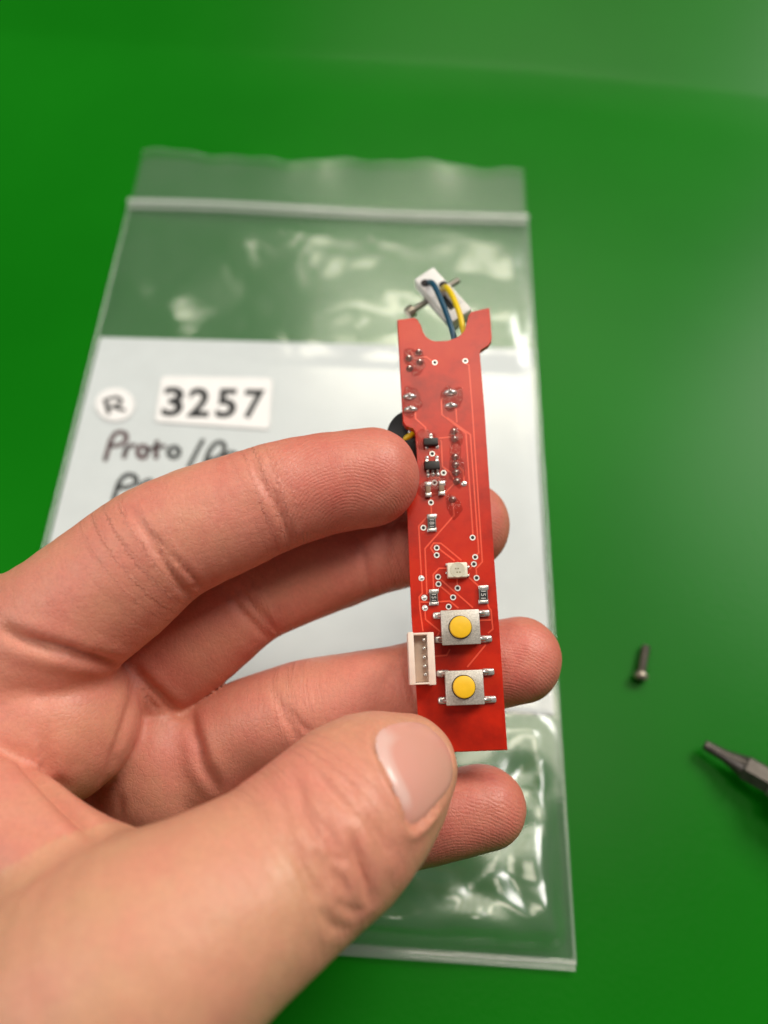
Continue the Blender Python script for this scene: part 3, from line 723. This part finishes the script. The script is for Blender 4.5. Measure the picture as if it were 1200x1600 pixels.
m = MB(); m.box((0, 0, -.00085), (.0018, .00035, .0002)); m.box((0, 0, -.00085), (.00035, .0018, .00021)); m.build('drive_slot', dark_p, hd)
m = MB(); pr = [(.0009, .0003)]; z = .0004
while z < Ls: pr += [(.0011, z), (.0009, z+.0002)]; z += .0004
m.lathe(pr, n=14); m.build('threaded_shank', steel, sc_, True)
tag(sc_, 'small steel machine screw lying loose on the green surface', 'screw')
tool = plain('tool_steel', (.10, .088, .08), .38, metal=.7, var=.25, scale=700, rvar=.08); tool_l = plain('tool_collar', (.30, .28, .25), .35, metal=.7, var=.2, scale=700)
a_ = G(1100, 1163, .0028); b_ = G(1204, 1221, .0052)
sd_ = empty('screwdriver', frame(a_, b_))
m = MB(); m.lathe([(.0008, 0), (.0011, .0003), (.0012, .002), (.0013, .0045), (.0024, .0088)], n=20); tp = m.build('bit_tip', tool, sd_, True)
rr = 0.0028
m = MB(); m.lathe([(.0024, .0086), (rr, .0090), (rr, .0140), (.0026, .0143)], n=6); m.build('hex_bit', tool, sd_)
m = MB(); m.lathe([(.0026, .0143), (.0030, .0146), (.0033, .016), (.0033, .019)], n=20); m.build('collar', tool_l, sd_, True)
m = MB(); m.lathe([(.0033, .0160), (.0047, .0163), (.0050, .0180), (.0051, .030), (.0062, .040), (.0066, .060), (.0066, .11), (.0058, .118), (.0030, .12)], n=24); m.build('handle', dark_p, sd_, True)
tag(sd_, 'small precision screwdriver with black handle at the right edge', 'screwdriver')

# ------------------------------------------------------------------ red circuit board held in the hand (board frame: x across, y up the board, z out of its face; metres)
cA = C(689, 600, 133.0); cB = C(722, 1172, 119.7)
by_ = (cA-cB)/np.linalg.norm(cA-cB); bx_ = np.array([1.0, 0, 0]); bx_ -= by_*bx_.dot(by_); bx_ /= np.linalg.norm(bx_); bz_ = np.cross(bx_, by_)
if bz_[2] > 0: bz_ = -bz_
def dirW(c): c = np.asarray(c); return Vector(c[0]*R_ - c[1]*UP + c[2]*FW)
MBd = Matrix((dirW(bx_), dirW(by_), dirW(bz_))).transposed().to_4x4(); MBd.translation = Vector(W(cB))
def U(px, py, h=0.0):           # sight line -> board plane raised by h mm; returns metres in the board frame
    d = C(px, py, 1.0); o = cB + bz_*h; t = (o@bz_)/(d@bz_); p = d*t-cB
    return np.array([p@bx_, p@by_])*.001
board = empty('circuit_board', MBd)
tag(board, 'red circuit board with two yellow push buttons held in the fingers', 'circuit board')
pcb, nt, b = new_mat('red_solder_mask')
tc = nd(nt, 'ShaderNodeTexCoord'); n1 = nd(nt, 'ShaderNodeTexNoise', Scale=95.0, Detail=7.0, Roughness=0.62); nt.links.new(tc.outputs['Object'], n1.inputs['Vector'])
nt.links.new(ramp(nt, n1.outputs['Fac'], [(0.3, (.31, .008, .003)), (0.5, (.56, .017, .003)), (0.72, (.62, .032, .004))]), b.inputs['Base Color'])
n2 = nd(nt, 'ShaderNodeTexNoise', Scale=60.0, Detail=3.0); nt.links.new(tc.outputs['Object'], n2.inputs['Vector'])
mr = nd(nt, 'ShaderNodeMapRange'); nt.links.new(n2.outputs['Fac'], mr.inputs['Value']); mr.inputs['To Min'].default_value = .24; mr.inputs['To Max'].default_value = .34
nt.links.new(mr.outputs['Result'], b.inputs['Roughness'])
n3 = nd(nt, 'ShaderNodeTexNoise', Scale=2500.0, Detail=2.0); nt.links.new(tc.outputs['Object'], n3.inputs['Vector'])
bp = nd(nt, 'ShaderNodeBump', Strength=0.12, Distance=0.00008); nt.links.new(n3.outputs['Fac'], bp.inputs['Height']); nt.links.new(bp.outputs['Normal'], b.inputs['Normal'])
b.inputs['Specular IOR Level'].default_value = .42; b.inputs['Subsurface Weight'].default_value = .2; b.inputs['Subsurface Radius'].default_value = (1, .12, .05); b.inputs['Subsurface Scale'].default_value = .001
trace_m = plain('mask_over_copper', (.84, .085, .04), .3, var=.05, scale=800)
solder = plain('solder', (.74, .71, .69), .26, metal=.72, var=.15, scale=1500, rvar=.08)
tin = plain('tinned_ring', (.86, .84, .82), .38, metal=.6, var=.08, scale=1500)
hole_m = plain('drilled_hole', (.012, .008, .008), .6, var=.2)
flux_pin = plain('fluxed_pin', (.42, .33, .31), .25, metal=.75, var=.3, scale=1200)
ic_m = plain('chip_plastic', (.022, .019, .019), .5, var=.25, scale=1500, bump=.2)
cer_m = plain('tan_ceramic', (.30, .19, .12), .5, var=.12, scale=1200)
res_m = plain('resistor_body', (.17, .155, .14), .45, var=.15, scale=1500); res_k = plain('resistor_glaze', (.014, .014, .016), .35, var=.2)
print_w = plain('resistor_print', (.62, .60, .57), .6, var=.05)
led_m = plain('led_housing', (.80, .76, .62), .4, var=.04, sss=.3); led_l = plain('led_resin', (.74, .68, .52), .25, var=.1, sss=.3); led_d = plain('led_die', (.30, .25, .14), .4, var=.2)
can = plain('switch_cover', (.54, .50, .45), .42, metal=.5, var=.22, scale=4200, bump=.3, rvar=.1)
yel = plain('yellow_button', (.86, .50, .012), .42, var=.05, scale=700)
con_m = plain('connector_nylon', (.84, .68, .58), .45, var=.05, scale=600, sss=.4)
wht = plain('white_plastic', (.82, .80, .78), .45, var=.04, scale=500, sss=.2)
w_blue = plain('blue_insulation', (.006, .065, .125), .38, var=.08); w_yel = plain('yellow_insulation', (.80, .56, .005), .38, var=.06); w_blk = plain('black_insulation', (.012, .012, .014), .4, var=.1)
flux, nt, b = new_mat('flux_residue')
b.inputs['Base Color'].default_value = (.30, .012, .006, 1); b.inputs['Roughness'].default_value = .10; b.inputs['Alpha'].default_value = .30
tc = nd(nt, 'ShaderNodeTexCoord'); no = nd(nt, 'ShaderNodeTexNoise', Scale=900.0, Detail=4.0); nt.links.new(tc.outputs['Object'], no.inputs['Vector'])
bp = nd(nt, 'ShaderNodeBump', Strength=0.5, Distance=0.0003); nt.links.new(no.outputs['Fac'], bp.inputs['Height']); nt.links.new(bp.outputs['Normal'], b.inputs['Normal'])

MM = .001
outline = [(620.8,499.4),(648,496.2),(653,500),(657,507),(660,519),(665,527),(672,532),(681,534.5),(700,532.4),(713,529),(722,523),(728,515),(730,502),(732,493),(736,487),(764.6,480.6),(766.5,500),(768.6,528),(767.5,534),(763,540),(755,543),(750,546.5),(748.8,553),
           (757,640),(772,870),(782,1010),(793,1172),(655.5,1177.5),(653,1116),(643,960),(636,792),(637,779),(644,774),(652,770),(654.5,762),(651,700),(650,673),(646,668.5),(634,666),(629.5,659)]
TH = 1.6*MM
m = MB(); m.prism([tuple(U(*q)) for q in outline][::-1], -TH, 0.0)
es = [e for e in m.bm.edges if abs(e.verts[0].co.z-e.verts[1].co.z) < 1e-9]
bmesh.ops.bevel(m.bm, geom=es, offset=.00012, segments=1, affect='EDGES')
m.build('board_panel', pcb, board)

def z1(*p): return [(x/5+580, y/5+400) for x, y in p]
def z2(*p): return [(x/5+580, y/5+640) for x, y in p]
def z3(*p): return [(x/5+600, y/5+860) for x, y in p]
TR = [z1((735,836),(763,852),(790,1200))+z2((868,1190),(820,1242),(823,1298)), z1((560,1108),(548,1140),(553,1240))+z2((740,187),(795,982)), z1((662,1195),(669,1300)), z2((590,62),(775,196),(840,1120),(815,1142)),
      z1((345,1215),(347,1270),(425,1340),(426,1402)), z2((528,224),(625,213)), z2((540,238),(548,250),(556,445),(615,487),(648,552)), z2((440,538),(530,530),(536,562)), z2((645,580),(575,655)), z2((468,660),(545,656)), z2((460,680),(466,705)), z2((468,748),(470,815)),
      z2((437,838),(371,910),(392,1295)), z2((638,725),(648,826),(420,1086),(436,1445)), z2((492,1122),(464,1082),(488,1043),(545,1045),(705,1178)), z2((532,1090),(652,1182)), z2((598,1240),(530,1240),(484,1290),(488,1402)), z2((670,1310),(674,1374)), z2((760,1252),(790,1226)), z2((765,1312),(842,1382)),
      z2((540,1325),(795,1548)), z2((540,1380),(626,1452)), z2((394,1338),(399,1435),(375,1465),(381,1560))+z3((305,632)), z2((522,1502),(614,1496),(682,1552)), z2((382,1502),(456,1506)), z2((680,440),(718,480),(725,560)), z2((910,1518),(920,1550))+z3((835,465),(850,615),(812,648)),
      z3((320,475),(325,540),(445,638)), z3((742,547),(836,543)), z3((795,737),(650,912)), z3((400,827),(490,820),(516,772)), z3((432,642),(400,692)), z1((310,742),(338,800),(430,788),(476,822)), z2((440,300),(462,328)), z2((520,360),(497,343))]
for pl in TR:
    mb = MB(); mb.ribbon([U(*q) for q in pl], .00026, .00003)
    o = mb.build('trace', trace_m, board); o.location.z = .00001
def ring_mesh(name, r0, r1, z):
    mb = MB(); mb.lathe([(r0, .0), (r0, z), (r1, z), (r1, .0)], n=20, capb=False, capt=False)
    bmesh.ops.recalc_face_normals(mb.bm, faces=mb.bm.faces); me = bpy.data.meshes.new(name); mb.bm.to_mesh(me); mb.bm.free(); return me
via_me = ring_mesh('via', .00029, .00048, .00004); via_me.materials.append(tin)
mb = MB(); mb.lathe([(.00031, 0), (.00031, .00002)], n=16); hole_me = bpy.data.meshes.new('hole'); mb.bm.to_mesh(hole_me); mb.bm.free(); hole_me.materials.append(hole_m)
mb = MB(); mb.lathe([(.00046, 0), (.0004, .0001), (.0002, .00018), (.00002, .0002)], n=16); fill_me = bpy.data.meshes.new('fill'); mb.bm.to_mesh(fill_me); mb.bm.free(); fill_me.materials.append(solder)
fill_me.polygons.foreach_set('use_smooth', [True]*len(fill_me.polygons))
VIAS = z1((497,833),(735,820))+z2((477,345),(566,494),(495,571),(467,726),(408,923),(792,1000),(512,1080),(512,1137),(812,1152),(802,1207),(823,1315),(522,1307),(526,1363),(675,1395),(640,1467),(605,1540),(392,1317),(415,1470),(420,1550))
for i, q in enumerate(VIAS):
    x, y = U(*q); o = link('via', via_me, None, board); o.location = (x, y, .00001)
    if i < 18: h = link('drill_hole', hole_me, None, o)
    else:
        h = link('solder_fill', fill_me, None, o); h.scale = (.8, .8, .6)
# soldered pins
def pin(px, py, r=.00052, hgt=.0007, mat=flux_pin):
    x, y = U(px, py); mb = MB()
    mb.lathe([(r*1.25, 0), (r*1.15, .0001), (r*.85, hgt*.45), (r*.6, hgt*.75), (r*.35, hgt*.95), (.00003, hgt)], (x, y, 0), 16)
    o = mb.build('solder_pin', mat, board, True)
    mb = MB(); mb.lathe([(.00022, 0), (.00022, hgt+.0002), (.00012, hgt+.00032)], (x, y, 0), 10); mb.build('pin_end', solder, o, True)
for q in z1((295,800),(372,752),(380,830),(300,880))+z2((645,170),(650,230),(655,370),(658,432),(662,492),(668,560),(635,702)): pin(*q)
x, y = U(*z2((725,580))[0]); mb = MB(); mb.lathe([(.0005, 0), (.00042, .0002), (.0002, .0003), (.00003, .00032)], (x, y, 0), 16); mb.build('solder_dot', solder, board, True)
for q in z1((300,1100),(308,1200),(618,1068),(622,1172)):
    x, y = U(*q); mb = MB(); mb.lathe([(1.0, 0), (.98, .08), (.82, .38), (.5, .62), (.2, .72), (.02, .74)], (x, y, 0), 28, sx=.0012, sy=.00062)
    for v in mb.bm.verts: v.co.z *= .001*1.0
    o = mb.build('solder_joint', solder, board, True)
    mb = MB(); mb.box((x-.00005, y+.0001, .0006), (.0003, .00045, .0011), .00006); mb.build('component_lead', flux_pin, o, True)
# flux residue patches
rf = np.random.RandomState(4)
for cx, cy, rx, ry in [(648,564,17,20),(643,628,17,21),(706,622,15,22),(713,726,13,34),(709,792,12,18),(676,760,22,20),(712,682,10,16),(664,686,17,14)]:
    c = U(cx, cy); ph = rf.uniform(0, 6.28, 4); mb = MB(); pr = []
    n = 30; ctr = mb.bm.verts.new((c[0], c[1], .00009)); R1 = []; R2 = []
    for i in range(n):
        a = 2*math.pi*i/n; f = 1+.16*math.sin(2*a+ph[0])+.12*math.sin(3*a+ph[1])+.08*math.sin(5*a+ph[2])+.05*math.sin(9*a+ph[3])
        e = U(cx+rx*f*math.cos(a), cy+ry*f*math.sin(a)); d = e-c
        R1.append(mb.bm.verts.new((*(c+d*.85), .00007))); R2.append(mb.bm.verts.new((*e, .00002)))
    for i in range(n):
        j = (i+1) % n; mb.bm.faces.new((ctr, R1[i], R1[j])); mb.bm.faces.new((R1[i], R2[i], R2[j], R1[j]))
    o = mb.build('flux_residue', flux, board, True)
def box_px(mb, x0, y0, x1, y1, z0, z1_, bev=.00008, taper=1.0):   # pixel box as seen at its top face
    a = U(x0, y1, z1_); c = U(x1, y0, z1_)
    mb.box(((a[0]+c[0])/2, (a[1]+c[1])/2, (z0+z1_)*.5*MM), (c[0]-a[0], c[1]-a[1], (z1_-z0)*MM), bev, 2, taper=taper)
    return (a+c)/2, c-a
# transistor and five-lead chip
def lead(parent, px, py, tx, ty, w=.00042):
    a = U(tx, ty); c = U(px, py); d = c-a; L_ = np.linalg.norm(d); d /= max(L_, 1e-9); mb = MB(); s = np.array([-d[1], d[0]])*w/2
    prof = [(0, .00062), (L_*.35, .00060), (L_*.6, .00018), (L_, .00010)]
    rows = []
    for t, z in prof:
        q = a+d*t; rows.append([mb.bm.verts.new((*(q+s), z)), mb.bm.verts.new((*(q-s), z)), mb.bm.verts.new((*(q-s), max(.00002, z-.00014))), mb.bm.verts.new((*(q+s), max(.00002, z-.00014)))])
    for r0, r1 in zip(rows, rows[1:]):
        for k in range(4): mb.bm.faces.new((r0[k], r0[(k+1) % 4], r1[(k+1) % 4], r1[k]))
    mb.bm.faces.new(rows[0]); mb.bm.faces.new(rows[-1][::-1])
    mb.lathe([(1, 0), (.9, .4), (.5, .8), (.05, .9)], (c[0], c[1], 0), 14, sx=.00034, sy=.00040)
    for v in mb.bm.verts:
        if v.co.z > .05: v.co.z *= .00026
    return mb.build('lead', solder, parent, True)
def chip(lab, box, leads):
    mb = MB(); box_px(mb, *box, 0.12, 1.05, .00012, .93); o = mb.build('chip', ic_m, board, True); o['label'] = lab
    for l in leads: lead(o, *l)
chip('three-legged black transistor', (662,683,685,695.5), [(673,680,673.5,687), (666.8,699.5,667,692), (683,698.5,682,692)])
chip('five-legged black chip', (663.3,719,687.6,733.5), [(667.2,715.5,667,722), (682.6,715,682.6,722), (668.6,742.5,668,731), (676.6,740.5,676,731), (684,741.5,683.5,731)])
def two_end(name, body_m, box, hgt, capf, text=None, lab=None, top_m=None):
    x0, y0, x1, y1 = box; e = (y1-y0)*capf
    mb = MB(); box_px(mb, x0+.5, y0+e*.6, x1-.5, y1-e*.6, .06, hgt, .00005); o = mb.build(name, body_m, board, True)
    if lab: o['label'] = lab
    for q in ((x0, y0, x1, y0+e), (x0, y1-e, x1, y1)):
        mb = MB(); box_px(mb, *q, .03, hgt+.03, .00008); box_px(mb, q[0]-1, q[1]-1, q[2]+1, q[3]+1, 0.02, .14, .00005); mb.build('end_cap', solder, o, True)
    if top_m:
        mb = MB(); c, s = box_px(mb, x0+1.5, y0+e+1, x1-1.5, y1-e-1, hgt-.1, hgt+.02, .00002); tp = mb.build('glaze', top_m, o)
    if text:
        def fn(a, c):       # printed across, turned a quarter
            px = x0+2.9+(x1-x0-5.8)*(1-c); py = (y0+e+2.2)+(y1-y0-2*e-4.4)*a
            return U(px, py, hgt+.03)
        text_mesh('marking', text, lambda a, c: fn(a, 1-c), print_w, o, (hgt+.034)*MM, 0.0, (0, 0, 0))
two_end('capacitor', cer_m, (665.3,753.5,673,776), .75, .27); two_end('capacitor', cer_m, (686.2,752,694.2,773.5), .75, .27)
two_end('resistor', res_m, (668.4,804,681.2,830.5), .5, .2, '181', 'small black resistor printed 181', res_k)
two_end('resistor', res_m, (671.6,921.5,684.2,945.5), .5, .2, '151', 'small black resistor printed 151', res_k)
two_end('resistor', res_m, (748.8,915.5,762,943), .5, .2, '151', 'small black resistor printed 151', res_k)
# LED
mb = MB(); c, s = box_px(mb, 700,878,730,902.5, .05, 1.7, .00022); led = mb.build('led', led_m, board, True)
mb = MB(); mb.lathe([(.00125, 0), (.00118, .00006), (.00112, .00006), (.00108, .00001)], (c[0], c[1], 1.70*MM), 28, capb=False); mb.build('lens_ring', led_l, led, True)
mb = MB(); mb.lathe([(.00108, 0), (.00108, .00004)], (c[0], c[1], 1.68*MM), 28); mb.build('lens', led_l, led)
for dx_, dy_ in ((-.0003, .0002), (.0001, .0002), (.00035, -.0004), (-.0001, -.0004)):
    mb = MB(); mb.box((c[0]+dx_, c[1]+dy_, 1.73*MM), (.00024, .0002, .00004)); mb.build('die', led_d, led)
for px, py in ((699,895),(731,886),(731,899),(699,882)):
    mb = MB(); box_px(mb, px-2.5, py-2, px+2.5, py+2, .02, .5, .00008); mb.build('lead', solder, led, True)
# push buttons
def button(box, bc, legs, lab):
    o = empty('push_button', None, board); o['label'] = lab
    x0, y0, x1, y1 = box; zt_ = 3.4
    mb = MB(); box_px(mb, x0+2, y0+2, x1-1.5, y1-1.5, .1, 3.15, .0002); mb.build('base', ic_m, o, True)
    mb = MB(); c, s = box_px(mb, x0, y0, x1, y1, 3.05, zt_, .00018)
    mb.build('cover', can, o, True)
    mb = MB(); bx2, by2 = s/2
    for sx in (-1, 1): mb.box((c[0]+sx*(bx2-.0002), c[1], 2.2*MM), (.00022, s[1]*.55, 1.9*MM), .00004)
    mb.build('cover_tab', can, o, True)
    b0 = U(*bc, 4.4)
    mb = MB(); mb.lathe([(.00178, zt_*MM), (.00186, zt_*MM+.00003), (.00186, zt_*MM+.00006), (.00172, zt_*MM+.00006)], (*b0, 0), 40, capb=False, capt=False); mb.build('collar', ic_m, o, True)
    mb = MB(); mb.lathe([(.00170, 3.3*MM), (.00170, 4.25*MM), (.00166, 4.33*MM), (.00155, 4.38*MM), (.0003, 4.38*MM)], (*b0, 0), 40); mb.build('plunger', yel, o, True)
    for px, py, tx in legs:
        e = U(px, py); t = U(tx, py); s_ = np.sign(e[0]-t[0])
        mb = MB(); mb.tube([(t[0], t[1], .0011), (t[0]+s_*.0004, t[1], .001), (t[0]+s_*.0008, t[1], .00045), (e[0]+s_*.0002, e[1], .00025)], .00035, 10)
        mb.box((e[0], e[1], .00022), (.0021, .00112, .00062), .00034, 4)
        mb.build('leg', solder, o, True)
button((691,951.5,748.5,1008.5), (720,979.5), [(686,962,694),(755,958.5,747),(688.5,999.5,695),(758.5,998.5,748)], 'upper push button with yellow plunger')
button((697.5,1046,754.5,1103), (725.5,1073.5), [(691.5,1052.5,700),(762,1050,753),(694.5,1094.5,702),(765,1093,755)], 'lower push button with yellow plunger')
# white five-pin socket overhanging the board's left edge
con = empty('pin_socket', None, board); con['label'] = 'cream five-pin socket at the left edge'
cx0, cy0, cx1, cy1 = 640.5, 987.5, 677.5, 1070.5; zt_ = 5.6
def wall(x0, y0, x1, y1, z0, z1_, nme):
    mb = MB(); box_px(mb, x0, y0, x1, y1, z0, z1_, .00012); mb.build(nme, con_m, con, True)
wall(cx0, cy0, cx0+5.5, cy1, .0, zt_, 'wall'); wall(cx1-6.5, cy0, cx1, cy1, .0, zt_, 'wall')
wall(cx0+5, cy0+.4, cx1-6, cy0+5, .0, zt_-.02, 'wall'); wall(cx0+5, cy1-4.5, cx1-6, cy1-.4, .0, zt_-.02, 'wall')
wall(cx0+4.5, cy0+4, cx1-5.5, cy1-4, .02, 3.1, 'floor')
for px, py in ((662.4,1000),(662.8,1013),(663.2,1027),(664,1041),(665,1054)):
    c = U(px, py, 4.0); mb = MB(); mb.box((c[0], c[1], 3.3*MM), (.00045, .00045, 2.6*MM), .0001); mb.build('pin', solder, con, True)
# black round part and wires on the back, seen past the notch
mb = MB(); c = U(648, 690, -6)
mb.lathe([(.0046, -.0074), (.0050, -.0071), (.0050, -.0027), (.0046, -.0024)], (c[0], c[1], 0), 36); mb.build('round_component', w_blk, board, True)
def bw(name, mat, pts, r): mb = MB(); mb.tube(catmull(pts, 5), r, 12); mb.build(name, mat, board, True)
def B3(px, py, h): p = U(px, py, h); return (p[0], p[1], h*MM)
bw('wire', w_yel, [B3(628,690,-3.2), B3(640,681,-2.4), B3(652,676,-2.6), B3(675,690,-4)], .00055)
bw('wire', wht, [B3(630,698,-4), B3(643,688,-3.6), B3(654,684,-3.4), B3(680,700,-4.5)], .0005)
bw('wire', w_blk, [B3(632,702,-3.2), B3(646,690,-2.9), B3(656,688,-3), B3(680,706,-4)], .0006)
mb = MB(); box_px(mb, 638, 669, 648, 677, -3.4, -1.9, .0002); mb.build('solder_blob', solder, board, True)
mb = MB(); box_px(mb, 647, 752, 662, 772, -4.2, -2.0, .0002); bk = mb.build('rear_socket', w_blk, board, True)
for py in (756, 767):
    mb = MB(); box_px(mb, 649, py-2, 655, py+2, -2.2, -1.75, .0001); mb.build('pin', tin, bk, True)
# white terminal block on two wires beyond the notch
q0 = C(664, 435, 150); q1 = C(720, 497, 146)
ey_ = (q1-q0)/np.linalg.norm(q1-q0); ez_ = np.array([0, 0, -1.0]) + .12*bx_; ez_ -= ey_*ez_.dot(ey_); ez_ /= np.linalg.norm(ez_); ex_ = np.cross(ey_, ez_)
MT = Matrix((dirW(ex_), dirW(ey_), dirW(ez_))).transposed().to_4x4(); MT.translation = Vector(W((q0+q1)/2))
MT = MBd.inverted() @ MT
LT = np.linalg.norm(q1-q0)*MM
tb = empty('terminal_block', None, board); tb.matrix_local = MT; tb['label'] = 'white terminal block hanging on a blue and a yellow wire'
wt = .0046
def tbb(name, c, s, bev, mat, rot=None): mb = MB(); mb.box(c, s, bev, rot=rot); return mb.build(name, mat, tb, True)
tbb('housing', (0, -LT*.27, 0), (wt, LT*.50, .0030), .0003, wht)
tbb('housing', (0, LT*.44, 0), (wt, LT*.2, .0030), .0003, wht)
tbb('housing', (-wt*.33, LT*.16, 0), (wt*.34, LT*.38, .00295), .00025, wht); tbb('housing', (wt*.36, LT*.16, 0), (wt*.28, LT*.38, .00295), .00025, wht)
tbb('slot_floor', (0, LT*.16, -.0008), (wt*.5, LT*.4, .0016), .0001, w_blk)
tbb('lower_case', (0, LT*.1, -.0020), (wt*.94, LT*.84, .0011), .0002, w_blk)
for sx, z in ((.0012, -.34), (-.0013, -.12)):
    mb = MB(); mb.lathe([(.0008, .0015), (.00085, .00156), (.0007, .00162)], (sx, LT*z, 0), 16); mb.build('wire_hole', hole_m, tb, True)
sp = empty('long_screw', None, tb); 
rot = Matrix.Rotation(-math.pi/2, 3, 'Y')
mb = MB(); mb.lathe([(.00062, -.0052), (.00062, .0058)], (0, -LT*.24, -.0024), 14, rot=rot); mb.build('screw_shank', steel, sp, True)
mb = MB(); mb.lathe([(.0006, -.0068), (.0012, -.0066), (.0013, -.0060), (.0013, -.0052), (.0006, -.0051)], (0, -LT*.24, -.0024), 18, rot=rot); mb.build('screw_head', steel_w, sp, True)
def cpt(px, py, z):
    v = MBd.inverted() @ Vector(W(C(px, py, z))); return tuple(v)
def wire(name, mat, pts, r): mb = MB(); mb.tube(catmull([cpt(*p) for p in pts], 6), r, 14); return mb.build(name, mat, board, True)
wire('wire', w_blue, [(670,441,148), (676,443,144.8), (684,457,143), (697,488,140.5), (706,515,138.5), (711,535,138), (714,560,138)], .00054)
wire('wire', w_yel, [(690,453,148), (697,449,144.3), (706,461,142.5), (717,487,140), (723,512,138.5), (726,528,138), (730,560,138)], .00054)
